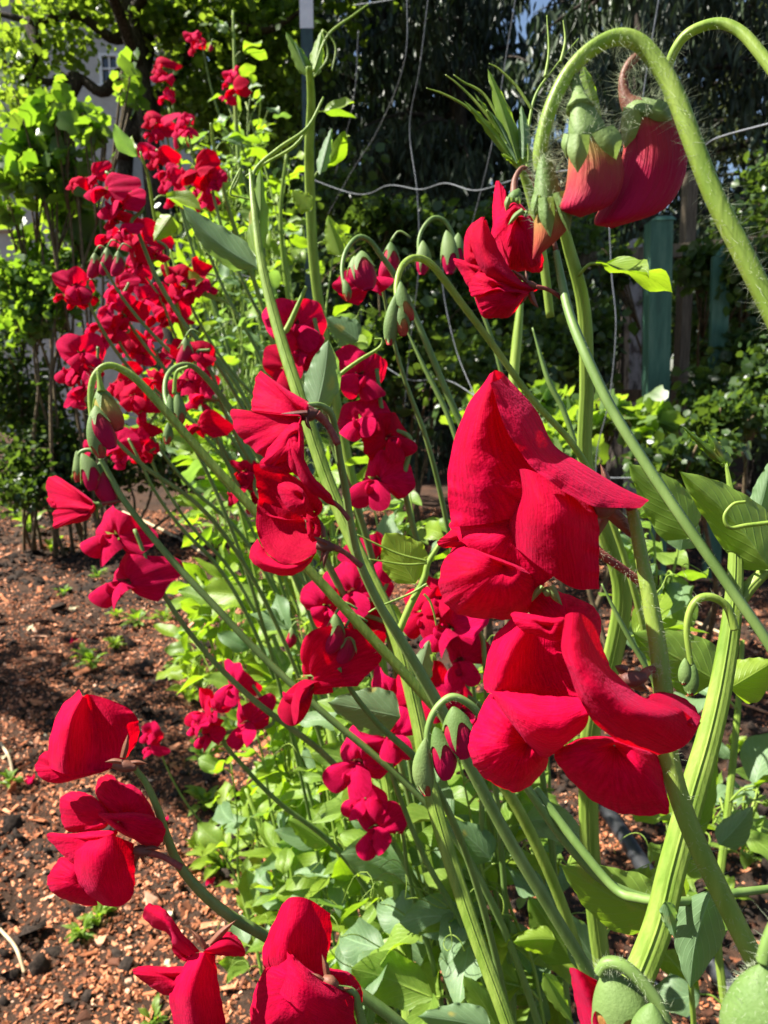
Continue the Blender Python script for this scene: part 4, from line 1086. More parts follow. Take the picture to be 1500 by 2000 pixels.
# az: 180 faces the camera, -90 (270) faces left
SPR = [
 ('tiny far stalk with two small blossoms at the very top', [(376, 74, 30), (381, 93, 32), (411, 92, -18)], 2.3, (470, 330), 4),
 ('narrow far stalk with three stacked small blossoms near the top left', [(313, 130, 36), (317, 155, 40), (323, 188, 30)], 2.0, (370, 420), 4),
 ('far stalk with small pinkish blossoms left of the steel post', [(455, 148, 34), (459, 174, 38), (441, 192, 22)], 1.9, (520, 420), 4),
 ('far stalk with three small blossoms below the narrow top one', [(297, 238, 42), (308, 262, 38), (320, 248, 38)], 1.6, (390, 500), 5),
 ('far stalk with two small blossoms in front of thin green stems', [(362, 238, 44), (350, 260, 40)], 1.5, (450, 520), 5),
 ('far stalk with clustered blossoms left of the bright slim vine', [(290, 300, 50), (310, 314, 52), (327, 338, 52)], 1.3, (420, 600), 6),
 ('far stalk with one wide dark blossom near the bright slim vine', [(385, 338, 84), (397, 398, 52), (425, 355, 44)], 1.0, (560, 700), 7),
 ('stalk with two blossoms over the large blue-green leaf', [(332, 356, 56), (348, 388, 62)], 1.1, (500, 680), 7),
 ('stalk with a drooping cluster at the left, high against the bush', [(188, 345, 62, 230), (212, 372, 88, 240), (236, 405, 96, 215), (228, 432, 64)], .62, (430, 720), 8),
 ('stalk with three open blossoms below the drooping left cluster', [(214, 462, 60), (272, 474, 92, 200), (302, 500, 56)], .8, (440, 720), 8),
 ('short stalk with a round blossom and closed buds at the far left', [(148, 560, 78, 150), (152, 590, 48), (139, 575, -40), (168, 576, -40)], .62, (330, 800), 7),
 ('stalk with nodding buds above the left red mass', [(182, 520, -52), (206, 512, -56), (228, 516, -50)], .6, (420, 760), 7),
 ('stalk in the red mass with two blossoms at its left shoulder', [(232, 562, 66), (214, 598, 50)], .85, (410, 800), 7),
 ('stalk in the red mass with two blossoms at its upper middle', [(262, 548, 70), (286, 588, 66), (250, 520, 46)], .95, (450, 820), 6),
 ('stalk in the red mass with blossoms at its right shoulder', [(346, 542, 66), (388, 540, 76), (372, 570, 60), (402, 560, 42)], .95, (520, 800), 6),
 ('stalk in the red mass with three blossoms in its middle row', [(196, 634, 66), (222, 646, 66), (246, 622, 66)], .85, (420, 860), 6),
 ('stalk in the red mass with two blossoms low in its middle', [(252, 664, 66), (278, 694, 66), (296, 664, 52)], .9, (440, 900), 6),
 ('stalk with big open blossoms at the lower left of the red mass', [(162, 692, 98, 160), (152, 726, 86, 215), (166, 758, 66)], .60, (380, 980), 8),
 ('stalk in the red mass with blossoms at its right flank', [(304, 618, 62), (328, 606, 62), (346, 602, 52)], 1.0, (470, 850), 6),
 ('stalk in the red mass with blossoms right behind the nodding buds', [(238, 746, 78), (262, 776, 74), (280, 806, 56)], .75, (450, 1020), 7),
 ('stalk with a half hidden blossom beside nodding buds at mid left', [(385, 696, 84, 150), (358, 690, -60)], .6, (530, 960), 9),
 ('stalk with two blossoms behind the second bud arch', [(372, 748, 84, 200), (398, 778, 72)], .62, (560, 1040), 9),
 ('stalk with one frilled blossom under the second bud arch', [(390, 834, 74, 235)], .6, (540, 1060), 8),
 ('stalk at the foot of the red mass with two low blossoms', [(228, 868, 76), (242, 896, 64)], .7, (420, 1100), 7),
 ('stalk at the foot of the red mass with one pinkish blossom', [(284, 884, 62), (262, 858, 50)], .75, (440, 1100), 6),
 ('stalk in the red mass with pinkish blossoms near its base', [(300, 742, 56), (322, 722, 50)], .95, (450, 960), 6),
 ('stalk with small shaded blossoms left of the middle vine', [(482, 922, 64), (466, 956, 70), (498, 982, 40)], .62, (620, 1180), 8),
 ('stalk with wide dark blossoms behind the thick middle vine', [(578, 640, 120, 175), (592, 686, 76), (568, 722, 110, 190)], .46, (700, 1000), 12),
 ('stalk with four dark blossoms right of the pale pointed leaf', [(700, 738, 118, 165), (706, 826, 104, 200), (758, 858, 96, 150), (736, 940, 118, 200)], .46, (880, 1240), 12),
 ('low stalk with pink and red blossoms under the central pair', [(742, 1092, 100, 150), (690, 1160, 122, 190), (636, 1188, 96, 170), (716, 1222, 100)], .5, (840, 1440), 10),
 ('stalk with crowded blossoms left of the lower big blossom', [(868, 1168, 92), (830, 1196, 100, 200), (882, 1232, 118, 230), (900, 1290, 104, 200)], .45, (970, 1560), 11),
 ('stalk with pink blossoms right of the middle vine below centre', [(758, 1356, 88, 200), (836, 1352, 116, 160), (896, 1388, 104, 140)], .48, (940, 1640), 11),
 ('stalk with a blossom and two nodding buds left of the middle vine', [(612, 1328, 165, 235), (648, 1238, -84), (668, 1262, -84)], .36, (810, 1480), 13),
 ('low stalk with shaded blossoms in front of the bottom foliage', [(760, 1436, 100, 170), (704, 1490, 132, 215)], .46, (900, 1800), 11),
 ('low stalk with a small pair of pink blossoms at centre bottom', [(716, 1562, 86, 240), (736, 1616, 104, 200)], .5, (840, 1860), 9),
 ('low stalk with four small blossoms over the lime foliage', [(458, 1338, 88, 190), (486, 1412, 106, 210), (402, 1392, 80, 230), (408, 1436, 62)], .62, (640, 1640), 9),
 ('tiny blossom cluster standing alone over the mulch', [(295, 1432, 38), (297, 1464, 34)], 1.15, (420, 1640), 4),
 ('stalk with one small round pink bud over the lime foliage', [(566, 1246, -44)], .7, (680, 1440), 5),
 ('stalk with hanging half open blossoms at upper centre behind buds', [(716, 556, 92, 150), (756, 512, -76)], .46, (830, 850), 9),
 ('stalk with two small blossoms low at left over the mulch', [(226, 1052, 122, 190), (252, 1140, 124, 215)], .5, (640, 1480), 11),
]
for a in SPR:
    a = list(a)
    if a[2] > .58 and len(a[1]) > 1 and a[1][0][2] > 0:      # fill the far clusters out
        a[1] = a[1] + [(b[0] + random.gauss(4, .45 * b[2]), b[1] + random.uniform(.1, .6) * b[2], b[2] * random.uniform(.5, .75)) for b in a[1][::2] if b[2] > 0]
    spray(*a)

# ================================================================== HERO STALKS: petals shaped one by one
def flower(parent, base, z, petals, calyx=None, mat=None):
    """petals: (name, geometry); the blossom mesh itself is its receptacle + sepals"""
    g = []
    A, B, w = base                                   # receptacle from px A to px B, width w
    g.append(ptube([A, ((A[0] + B[0]) / 2, (A[1] + B[1]) / 2), B], [w * .45, w, w * .7], z, 10, 12))
    for s in (calyx or []):
        g.append(loft(s, z, 10, 7, .08, 0))
    o = mk('blossom', join(*g), mat or CALYXR, parent)
    for i, (nm, ge) in enumerate(petals):
        mk(nm, ge, PETAL, o)
    return o
def sep(x0, y0, x1, y1, w, bend=0, dz=0):
    """one pointed sepal between two pixels"""
    dx, dy = x1 - x0, y1 - y0; L = math.hypot(dx, dy); nx, ny = -dy / L, dx / L
    mx, my = (x0 + x1) / 2 + nx * bend, (y0 + y1) / 2 + ny * bend
    return [[(x0 + nx * w * .5, y0 + ny * w * .5, dz), (mx + nx * w * .5, my + ny * w * .5, dz), (x1, y1, dz)],
            [(x0, y0, dz - 1), (mx, my, dz - 1), (x1, y1, dz)],
            [(x0 - nx * w * .5, y0 - ny * w * .5, dz), (mx - nx * w * .5, my - ny * w * .5, dz), (x1 + .5, y1 + .5, dz)]]
def stalk(label, pts, w, z, mat=None, hair=0, hl=.0012, prof=None, sides=12, root=True):
    k = len(pts)
    zz = np.linspace(*z, k) if isinstance(z, tuple) else np.full(k, float(z))
    xy = np.array(pts, float)
    P, rr = W(xy[:, 0], xy[:, 1], zz), np.interp(np.linspace(0, 1, k), np.linspace(0, 1, len(w)), w) / 2 * zz / F
    P, rr = rooted(P, rr) if root else (P, rr)
    t = thing('sweet_pea_stalk', label, 'flower stalk', P[-1], 'flowering sweet pea stalks')
    o = mk('stalk', tube(P, rr, sides, 12 * len(P), prof or ribprof), mat or STEM, t)
    if hair:
        xy = np.array(pts, float)
        rr = np.interp(np.linspace(0, 1, k), np.linspace(0, 1, len(w)), w) / 2 * zz / F
        h = mk('fuzz', fuzz(W(xy[:, 0], xy[:, 1], zz), rr, hair, hl), FUZZ, o)
        h['kind'] = 'stuff'
    return t
def ped(parent, pts, w, z, mat=None, hair=0, hl=.001):
    o = mk('pedicel', ptube(pts, w, z, 8, 24), mat or STEMR, parent)
    if hair:
        xy = np.array([p[:2] for p in pts], float)
        h = mk('fuzz', fuzz(W(xy[:, 0], xy[:, 1], np.full(len(xy), z)), np.array(w if np.ndim(w) else [w]) / 2 * z / F, hair, hl), FUZZ, o)
        h['kind'] = 'stuff'
    return o

def oblob(L, Rr, z, flat=.7, n=24, m=30):
    """solid whose silhouette runs along the two pixel outlines L and Rr"""
    a, b = crom(L, m), crom(Rr, m)
    c, h = (a + b) / 2, (b - a) / 2
    w = np.linalg.norm(h, axis=1)
    th = np.linspace(0, 2 * np.pi, n, endpoint=False)
    X = c[:, None, 0] + np.cos(th) * h[:, :1]
    Y = c[:, None, 1] + np.cos(th) * h[:, 1:]
    Z = z - np.sin(th) * (1 + .10 * np.cos(3 * th + .6)) * (w * flat * z / F)[:, None]
    st = np.stack([np.broadcast_to(np.abs(th / 3.1416 - 1), X.shape), np.broadcast_to(np.linspace(0, 1, m)[:, None], X.shape), 0 * X], -1)
    return geo(W(X, Y, Z), grid_faces(m, n, True), st)
# ---------------- A: the two big blossoms at right
zA = .155
A_ = stalk('nearest stalk carrying the two largest crimson blossoms at right', [(1232, 992), (1243, 1040), (1256, 1110), (1266, 1160), (1282, 1250), (1290, 1310), (1300, 1400), (1305, 1480), (1340, 1600), (1400, 1730), (1480, 1890), (1545, 2020)],
           [20, 24, 27, 30, 32, 34, 36, 38, 38, 38, 38, 38], (.165, .15), STEML, 2600, .0016)
P1 = [
 ('standard_petal', loft([
   [(957, 730, 6), (912, 795, 8), (887, 860, 9), (875, 920, 9), (875, 970, 9), (882, 1030, 8)],
   [(962, 727, 4), (930, 820, 2), (925, 890, 2), (940, 950, 2), (955, 990, 3), (965, 1020, 4)],
   [(968, 723, 4), (975, 800, 3), (1000, 880, 3), (1040, 930, 3), (1090, 965, 3), (1120, 985, 3)],
   [(984, 730, 8), (1046, 800, 9), (1080, 868, 9), (1140, 908, 8), (1205, 948, 8), (1256, 975, 7)],
   [(974, 742, 2), (1022, 820, -1), (1062, 885, -1), (1120, 930, -1), (1190, 968, 1), (1259, 984, 5)],
   [(958, 748, -2), (985, 830, -5), (1030, 902, -6), (1088, 950, -6), (1160, 988, -4), (1250, 992, 3)]], zA, 40, 40, .35)),
 ('wing_petal', loft([
   [(988, 924, 9), (962, 958, 9), (972, 1010, 8), (1006, 1070, 5)],
   [(1012, 917, 3), (1020, 965, 2), (1015, 1015, 1), (1018, 1078, 2)],
   [(1035, 918, -1), (1050, 975, -5), (1048, 1030, -5), (1050, 1104, -2)],
   [(1095, 945, -1), (1105, 1000, -6), (1105, 1065, -6), (1118, 1148, -3)],
   [(1162, 985, 4), (1170, 1030, -1), (1170, 1090, -2), (1170, 1150, -1)]], zA, 30, 34, .3)),
 ('wing_petal', fan((1010, 1030, 6), [(880, 1023, 10), (915, 1000, 9), (958, 970, 8), (1000, 985, 6), (1040, 1060, 4), (1070, 1108, 3), (1085, 1120, 3), (1045, 1150, 5), (1000, 1143, 6), (960, 1112, 6), (925, 1078, 6), (895, 1052, 8)], zA, -2, 1, .5, seed=1)),
 ('keel', fan((905, 1050, 10), [(895, 1028, 11), (870, 1045, 11), (853, 1060, 12), (868, 1070, 12), (900, 1070, 11), (945, 1085, 10), (940, 1050, 9)], zA, -1.5, 0, .2, seed=2)),
 ('standard_petal', fan((985, 1105, 6), [(897, 1062, 10), (868, 1092, 8), (858, 1140, 6), (868, 1178, 6), (895, 1198, 6), (945, 1209, 7), (1005, 1208, 8), (1048, 1180, 8), (1064, 1145, 8), (1040, 1115, 8), (985, 1090, 8), (930, 1070, 9)], zA, -5, 3, .5, seed=3)),
 ('wing_petal', fan((1040, 1110, 7), [(985, 1095, 8), (978, 1115, 6), (990, 1138, 5), (1020, 1150, 5), (1055, 1140, 6), (1075, 1115, 7), (1050, 1090, 8)], zA, -2, 1, .2, seed=4)),
]
flower(A_, ((1200, 990, zA + .004), (1160, 1000, zA + .004), 36), zA + .004, P1, [sep(1180, 990, 1246, 1062, 26, -5, 5), sep(1190, 995, 1160, 1060, 20, 3, 6), sep(1200, 975, 1260, 975, 18, 3, 8), sep(1190, 960, 1172, 905, 16, 2, 9)])
ped(A_, [(1165, 1075, zA + .006), (1185, 1090, zA + .006), (1222, 1115, zA + .007), (1262, 1145, zA + .008)], [20, 18, 16, 20], zA + .006, hair=350)
ped(A_, [(1234, 998, zA + .01), (1228, 985, zA + .009), (1215, 980, zA + .007), (1195, 985, zA + .005)], [20, 20, 20, 24], zA + .008)
zB = .148
P2_ = [
 ('standard_petal', fan((1110, 1235, 12), [(1032, 1195, 13), (1043, 1155, 14), (1068, 1148, 14), (1112, 1163, 14), (1160, 1185, 14), (1174, 1215, 14), (1172, 1255, 12), (1190, 1300, 10), (1150, 1300, 8), (1100, 1270, 9), (1050, 1230, 11)], zB, -3, 1.5, .5, seed=5)),
 ('standard_petal', loft([
   [(1005, 1203, 9), (968, 1240, 10), (950, 1290, 11), (944, 1335, 11), (950, 1352, 10)],
   [(1025, 1215, 6), (1000, 1260, 3), (985, 1300, 2), (978, 1335, 3), (975, 1356, 5)],
   [(1050, 1230, 6), (1045, 1275, 6), (1050, 1315, 7), (1060, 1345, 7), (1065, 1365, 7)],
   [(1095, 1235, 4), (1100, 1280, 5), (1115, 1320, 5), (1130, 1350, 4), (1140, 1370, 4)]], zB, 26, 26, .3)),
 ('standard_petal', fan((1070, 1225, 4), [(998, 1203, 5), (1008, 1195, 5), (1040, 1200, 4), (1075, 1206, 3), (1105, 1208, 2), (1100, 1240, 2), (1085, 1252, 3), (1050, 1243, 4), (1015, 1228, 4)], zB, -2, 0, .2, seed=6)),
 ('standard_petal', loft([
   [(1105, 1200, -1), (1096, 1262, -4), (1114, 1320, -6), (1142, 1385, -6), (1195, 1440, -4), (1285, 1474, 0)],
   [(1118, 1196, -2), (1118, 1262, -7), (1140, 1325, -9), (1180, 1385, -9), (1240, 1430, -8), (1315, 1468, -3)],
   [(1138, 1200, -1), (1146, 1268, -5), (1172, 1325, -8), (1215, 1372, -9), (1285, 1405, -8), (1345, 1450, -3)],
   [(1166, 1225, 4), (1186, 1292, 1), (1214, 1326, -1), (1256, 1362, -2), (1320, 1382, -3), (1369, 1412, -1)]], zB, 40, 28, .35)),
 ('standard_petal', loft([
   [(1258, 1364, 1), (1285, 1352, 3), (1322, 1357, 4), (1352, 1375, 3), (1370, 1402, 1)],
   [(1262, 1368, -2), (1290, 1364, 0), (1318, 1372, 0), (1345, 1388, 0), (1366, 1408, -1)],
   [(1258, 1372, -2), (1290, 1384, -3), (1315, 1394, -3), (1340, 1408, -3), (1360, 1420, -3)]], zB, 22, 12, .15)),
 ('wing_petal', loft([
   [(950, 1338, 8), (1000, 1350, 3), (1065, 1359, 1), (1128, 1361, 0)],
   [(958, 1350, 6), (1010, 1378, -2), (1075, 1395, -4), (1142, 1378, -2)],
   [(968, 1368, 5), (1020, 1408, -3), (1085, 1428, -5), (1150, 1398, -3)],
   [(985, 1395, 5), (1030, 1440, -1), (1085, 1458, -2), (1140, 1425, -1)],
   [(1010, 1430, 6), (1040, 1462, 3), (1068, 1480, 2), (1105, 1452, 2)]], zB, 30, 28, .3)),
 ('wing_petal', fan((1030, 1450, 8), [(962, 1356, 9), (935, 1395, 8), (917, 1440, 7), (920, 1482, 6), (938, 1512, 6), (975, 1536, 7), (1010, 1548, 8), (1048, 1522, 9), (1072, 1485, 8), (1050, 1450, 8), (1005, 1405, 8)], zB, -4, 3, .5, seed=7)),
 ('wing_petal', fan((1200, 1455, 4), [(1084, 1472, 1), (1105, 1455, 1), (1140, 1440, 3), (1200, 1440, 4), (1258, 1460, 4), (1288, 1480, 4), (1298, 1530, 2), (1308, 1580, 2), (1292, 1590, 2), (1240, 1594, 2), (1185, 1578, 2), (1135, 1545, 1), (1098, 1505, 0)], zB, -4, 2, .4, seed=8)),
]
flower(A_, ((1262, 1322, zB + .006), (1215, 1330, zB + .006), 34), zB + .006, P2_, [sep(1232, 1322, 1268, 1352, 22, 3, 4), sep(1225, 1312, 1200, 1300, 18, 0, 5), sep(1240, 1318, 1225, 1345, 16, 2, 3)])
flower(A_, ((1078, 1150, zB + .014), (1062, 1160, zB + .014), 20), zB + .014, [], [sep(1075, 1145, 1098, 1182, 16, 2, 0), sep(1060, 1145, 1038, 1175, 12, 2, 0)], CALYX)
ped(A_, [(1255, 1320, zB + .007), (1270, 1308, zB + .009), (1292, 1310, zB + .012)], [20, 16, 20], zB + .008, hair=250)

# ---------------- B: the pair at centre left
z = .28
B_ = stalk('stalk bearing the two crimson blossoms at centre left', [(600, 792), (625, 792), (646, 808), (656, 850), (664, 900), (674, 950), (684, 1020), (700, 1090), (735, 1170), (780, 1245), (830, 1330), (880, 1420), (930, 1520), (1000, 1650), (1090, 1800), (1180, 1950)],
           [10, 13, 14, 15, 16, 17, 18, 22, 24, 24, 24, 24], (.285, .34), hair=700, hl=.0014)
PB1 = [
 ('standard_petal', fan((590, 806, 3), [(507, 726, 8), (520, 732, 6), (560, 760, 4), (605, 788, 3), (600, 806, 3), (560, 812, 2), (500, 806, 4), (492, 790, 6), (496, 755, 8)], z, -3, 3, .8, seed=9)),
 ('standard_petal', fan((585, 815, 3), [(450, 802, 9), (480, 802, 6), (530, 806, 4), (585, 808, 3), (588, 830, 2), (575, 860, 1), (548, 905, 2), (520, 895, 3), (490, 875, 5), (465, 848, 8)], z, -5, 4, .8, seed=10)),
 ('wing_petal', fan((580, 850, -2), [(588, 826, 0), (556, 832, 0), (530, 860, 1), (515, 905, 2), (530, 912, 1), (560, 900, -2), (590, 915, -3), (594, 880, -2)], z, -4, 0, .4, seed=11)),
 ('wing_petal', fan((575, 880, -2), [(560, 833, -2), (578, 838, -3), (590, 870, -3), (592, 915, -3), (580, 930, -3), (562, 905, -3), (555, 865, -3)], z, -3, 0, .3, seed=12)),
 ('keel', fan((540, 905, 2), [(515, 895, 3), (560, 895, 1), (575, 920, 1), (545, 925, 2), (510, 915, 4)], z, -2, 0, .2, seed=13))]
flower(B_, ((622, 806, z + .003), (588, 812, z + .002), 28), z + .003, PB1, [sep(600, 806, 548, 808, 10, -1, -2), sep(598, 815, 610, 842, 8, 3, -2), sep(612, 800, 590, 790, 8, 1, 0)])
PB2 = [
 ('standard_petal', fan((615, 1000, 4), [(498, 908, 8), (530, 915, 5), (565, 925, 3), (600, 950, 2), (630, 985, 3), (615, 1010, 4), (560, 1015, 6), (515, 1000, 8), (502, 955, 9)], z, 2, -2, .8, seed=14)),
 ('standard_petal', loft([
   [(558, 834, -1), (556, 868, -3), (570, 905, -4), (592, 945, -4), (622, 972, -3), (658, 992, 0)],
   [(566, 838, -3), (572, 870, -6), (585, 905, -7), (608, 940, -7), (635, 968, -5), (657, 990, -1)],
   [(574, 842, -1), (586, 872, -3), (598, 905, -4), (616, 935, -4), (640, 958, -3), (656, 984, 0)]], z, 30, 14, .3)),
 ('wing_petal', fan((590, 970, -3), [(542, 950, -1), (560, 941, -2), (585, 950, -3), (602, 975, -3), (596, 1003, -3), (575, 1003, -3), (553, 982, -2)], z, -3, 1, .3, seed=15)),
 ('wing_petal', loft([
   [(504, 975, 8), (500, 1010, 6), (505, 1050, 4), (530, 1088, 1), (570, 1102, -1), (617, 1082, -1)],
   [(540, 990, 6), (540, 1015, 7), (545, 1040, 6), (560, 1062, 3), (590, 1074, 1), (620, 1066, 0)],
   [(590, 1005, 2), (596, 1020, 4), (598, 1034, 5), (606, 1045, 4), (615, 1050, 3), (624, 1052, 2)]], z, 26, 22, .4)),
 ('wing_petal', loft([
   [(503, 1052, 5), (525, 1085, 2), (560, 1102, 0), (595, 1094, 0), (618, 1080, 1)],
   [(490, 1070, 4), (512, 1098, 0), (556, 1112, -2), (590, 1105, -1), (612, 1088, 1)],
   [(486, 1090, 6), (510, 1112, 3), (555, 1125, 2), (585, 1118, 2), (608, 1098, 3)]], z, 22, 12, .3)),
 ('keel', fan((612, 1030, 3), [(600, 1000, 3), (622, 1010, 3), (626, 1045, 2), (612, 1060, 2), (600, 1040, 2)], z, -1, 0, .2, seed=16))]
flower(B_, ((655, 1070, z), (618, 1064, z), 24), z, PB2, [sep(640, 1062, 612, 1048, 10, 0, -2), sep(640, 1075, 632, 1110, 9, 2, 0), sep(632, 1075, 624, 1100, 8, -2, 1), sep(632, 1050, 622, 1010, 10, 2, 3)])
ped(B_, [(650, 1068, z), (675, 1080, z + .002), (706, 1106, z + .004)], [14, 10, 12], z)
ped(B_, [(618, 808, z + .003), (640, 830, z + .005), (660, 868, z + .004)], [18, 14, 14], z + .004, hair=200)
ped(B_, [(640, 975, z), (662, 990, z + .002), (682, 1015, z + .003)], [12, 9, 10], z)

# ---------------- C: the pair at lower left
z = .27
C_ = stalk('curved stalk bearing the two crimson blossoms over the mulch at lower left', [(262, 1500), (285, 1530), (308, 1580), (328, 1640), (350, 1690), (395, 1745), (450, 1790), (520, 1830), (600, 1880), (700, 1940), (790, 2010)], [11, 12, 14, 16, 18, 20, 21, 21, 22, 22], (.275, .30), hair=500, hl=.0011)
PC1 = [
 ('standard_petal', loft([
   [(155, 1347, 4), (120, 1380, 5), (103, 1420, 4), (94, 1460, 3), (95, 1500, 3)],
   [(162, 1360, 1), (140, 1400, -4), (132, 1440, -6), (128, 1480, -6), (130, 1512, -3)],
   [(172, 1356, 4), (178, 1400, 5), (180, 1440, 5), (178, 1480, 3), (175, 1510, 0)],
   [(200, 1362, 3), (222, 1400, 2), (232, 1440, 4), (235, 1470, 5), (232, 1492, 4)],
   [(240, 1376, 5), (264, 1396, 4), (272, 1420, 6), (268, 1448, 8), (250, 1476, 8)]], z, 30, 34, .4)),
 ('wing_petal', fan((150, 1505, 4), [(92, 1466, 5), (72, 1490, 5), (68, 1502, 4), (86, 1524, 3), (115, 1530, 3), (150, 1522, 2), (200, 1508, 2), (215, 1498, 3), (150, 1490, 6)], z, -2, 1, .4, seed=17))]
flower(C_, ((266, 1500, z), (222, 1492, z), 24), z, PC1, [sep(240, 1480, 250, 1432, 12, 1, -3), sep(238, 1488, 205, 1488, 10, 2, -4), sep(252, 1490, 290, 1492, 9, -2, 1)])
PC2 = [
 ('standard_petal', fan((250, 1590, 6), [(190, 1560, 6), (192, 1522, 7), (215, 1512, 7), (235, 1528, 7), (262, 1535, 7), (290, 1565, 7), (303, 1600, 6), (280, 1605, 5), (230, 1600, 5)], z, -2, 2, .6, seed=18)),
 ('standard_petal', fan((205, 1600, 5), [(118, 1560, 9), (150, 1545, 8), (185, 1558, 6), (215, 1588, 4), (205, 1618, 4), (165, 1625, 6), (132, 1624, 8), (119, 1595, 9)], z, -2, 2, .8, seed=19)),
 ('standard_petal', fan((230, 1605, 1), [(190, 1590, 2), (225, 1588, 1), (265, 1587, 0), (305, 1596, 0), (323, 1622, 1), (313, 1650, 2), (288, 1656, 3), (262, 1640, 2), (232, 1625, 1)], z, -3, 3, .5, seed=20)),
 ('wing_petal', fan((190, 1645, 3), [(92, 1629, 8), (140, 1628, 5), (195, 1622, 2), (230, 1625, 1), (200, 1660, 1), (165, 1690, 3), (145, 1690, 4), (116, 1664, 6)], z, -3, 1, .4, seed=21)),
 ('wing_petal', loft([
   [(172, 1642, 1), (148, 1662, 2), (146, 1700, 2), (162, 1738, 2), (200, 1768, 3)],
   [(190, 1640, -3), (178, 1665, -5), (180, 1702, -5), (195, 1740, -4), (222, 1771, -1)],
   [(220, 1632, -2), (218, 1665, -5), (222, 1702, -5), (230, 1740, -3), (240, 1768, 0)],
   [(262, 1648, 3), (262, 1680, 0), (264, 1710, -1), (262, 1738, 0), (256, 1756, 1)]], z, 26, 24, .4)),
 ('wing_petal', fan((170, 1720, 5), [(120, 1674, 6), (98, 1704, 5), (92, 1728, 4), (112, 1750, 4), (148, 1764, 5), (190, 1768, 6), (175, 1735, 6), (150, 1690, 6)], z, -3, 3, .5, seed=22))]
flower(C_, ((296, 1664, z + .002), (262, 1660, z + .002), 22), z + .002, PC2, [sep(280, 1658, 318, 1658, 10, -2, 0), sep(272, 1665, 262, 1700, 10, 3, 1), sep(275, 1662, 285, 1690, 7, 2, 2)])
ped(C_, [(290, 1665, z + .002), (320, 1674, z + .004), (356, 1695, z + .004)], [14, 11, 13], z)

# ---------------- D: pair cut by the bottom edge
z = .25
D_ = stalk('stalk with two crimson blossoms cut off by the bottom edge', [(655, 1928), (690, 1938), (700, 1970), (712, 2010), (730, 2050)], [11, 14, 16, 18, 18], (.25, .255), hair=150)
PD1 = [
 ('standard_petal', loft([
   [(278, 1790, 4), (300, 1812, 3), (326, 1822, 2), (340, 1848, 1), (365, 1868, 1)],
   [(282, 1774, 1), (308, 1790, -2), (330, 1808, -3), (350, 1835, -3), (380, 1862, -1)],
   [(290, 1764, 2), (314, 1771, 1), (332, 1788, 0), (356, 1822, 0), (392, 1858, 1)]], z, 22, 14, .4)),
 ('standard_petal', loft([
   [(392, 1868, 0), (425, 1866, 1), (452, 1868, 2), (478, 1868, 3)],
   [(400, 1856, -2), (428, 1850, -2), (452, 1848, -1), (479, 1858, 1)],
   [(418, 1845, 2), (430, 1826, 3), (450, 1820, 4), (470, 1836, 3)]], z, 18, 12, .4)),
 ('wing_petal', loft([
   [(378, 1862, 2), (352, 1895, 2), (332, 1930, 3), (332, 1965, 3), (345, 2020, 4)],
   [(398, 1860, -2), (380, 1900, -5), (372, 1940, -6), (376, 1970, -5), (385, 2020, -3)],
   [(420, 1862, 2), (424, 1900, 0), (430, 1940, 0), (436, 1970, 1), (444, 2020, 2)]], z, 22, 18, .3)),
 ('wing_petal', fan((345, 1910, 4), [(259, 1893, 8), (285, 1886, 7), (325, 1888, 5), (365, 1890, 3), (350, 1920, 3), (330, 1945, 4), (295, 1928, 6), (268, 1908, 7)], z, -3, 1, .4, seed=23)),
 ('standard_petal', fan((365, 1868, 4), [(335, 1850, 4), (350, 1840, 3), (375, 1858, 2), (380, 1872, 2), (362, 1878, 3), (345, 1868, 4)], z, -1, 0, .2, seed=24))]
flower(D_, ((425, 1840, z + .002), (400, 1858, z + .001), 26), z + .002, PD1, [sep(410, 1846, 462, 1796, 14, -2, 0), sep(400, 1850, 372, 1815, 12, 2, -1), sep(412, 1850, 470, 1840, 10, -2, 1)])
PD2 = [
 ('standard_petal', loft([
   [(552, 1765, 5), (528, 1815, 5), (512, 1860, 5), (518, 1895, 4), (530, 1920, 3)],
   [(570, 1752, 3), (560, 1815, -1), (555, 1860, -2), (560, 1890, -1), (572, 1915, 1)],
   [(605, 1757, 3), (602, 1815, 1), (600, 1860, 2), (602, 1895, 3), (608, 1920, 3)],
   [(645, 1785, 6), (648, 1822, 5), (640, 1865, 6), (634, 1895, 6), (630, 1925, 5)]], z, 26, 26, .5)),
 ('wing_petal', fan((600, 1930, -2), [(513, 1898, 2), (535, 1882, 0), (562, 1855, -1), (578, 1870, -2), (600, 1890, -2), (645, 1915, -1), (690, 1945, 1), (692, 1980, 2), (690, 2030, 2), (580, 2040, 0), (500, 2040, 3), (490, 1985, 4), (495, 1940, 4)], z, -4, 2, .6, seed=25)),
 ('wing_petal', loft([
   [(560, 1858, -3), (585, 1880, -4), (625, 1912, -4), (670, 1935, -3), (692, 1948, 0)],
   [(560, 1900, -6), (585, 1920, -9), (620, 1945, -9), (655, 1965, -7), (690, 1985, -2)],
   [(545, 1940, -4), (575, 1965, -8), (610, 1990, -8), (650, 2010, -6), (688, 2030, -2)]], z, 22, 16, .3)),
 ('standard_petal', fan((650, 1920, 7), [(632, 1895, 7), (660, 1893, 7), (690, 1905, 8), (707, 1935, 8), (705, 1962, 8), (680, 1955, 6), (655, 1935, 5)], z, -2, 2, .4, seed=26))]
flower(D_, ((660, 1925, z - .004), (632, 1912, z - .003), 24), z - .004, PD2, [sep(640, 1912, 628, 1862, 12, 2, 2), sep(632, 1915, 608, 1900, 8, 1, -2), sep(650, 1930, 690, 1930, 10, 2, 1)])
for q, wd in (([(652, 1975), (640, 2010)], 8), ([(670, 1975), (690, 2010)], 8)):
    pass

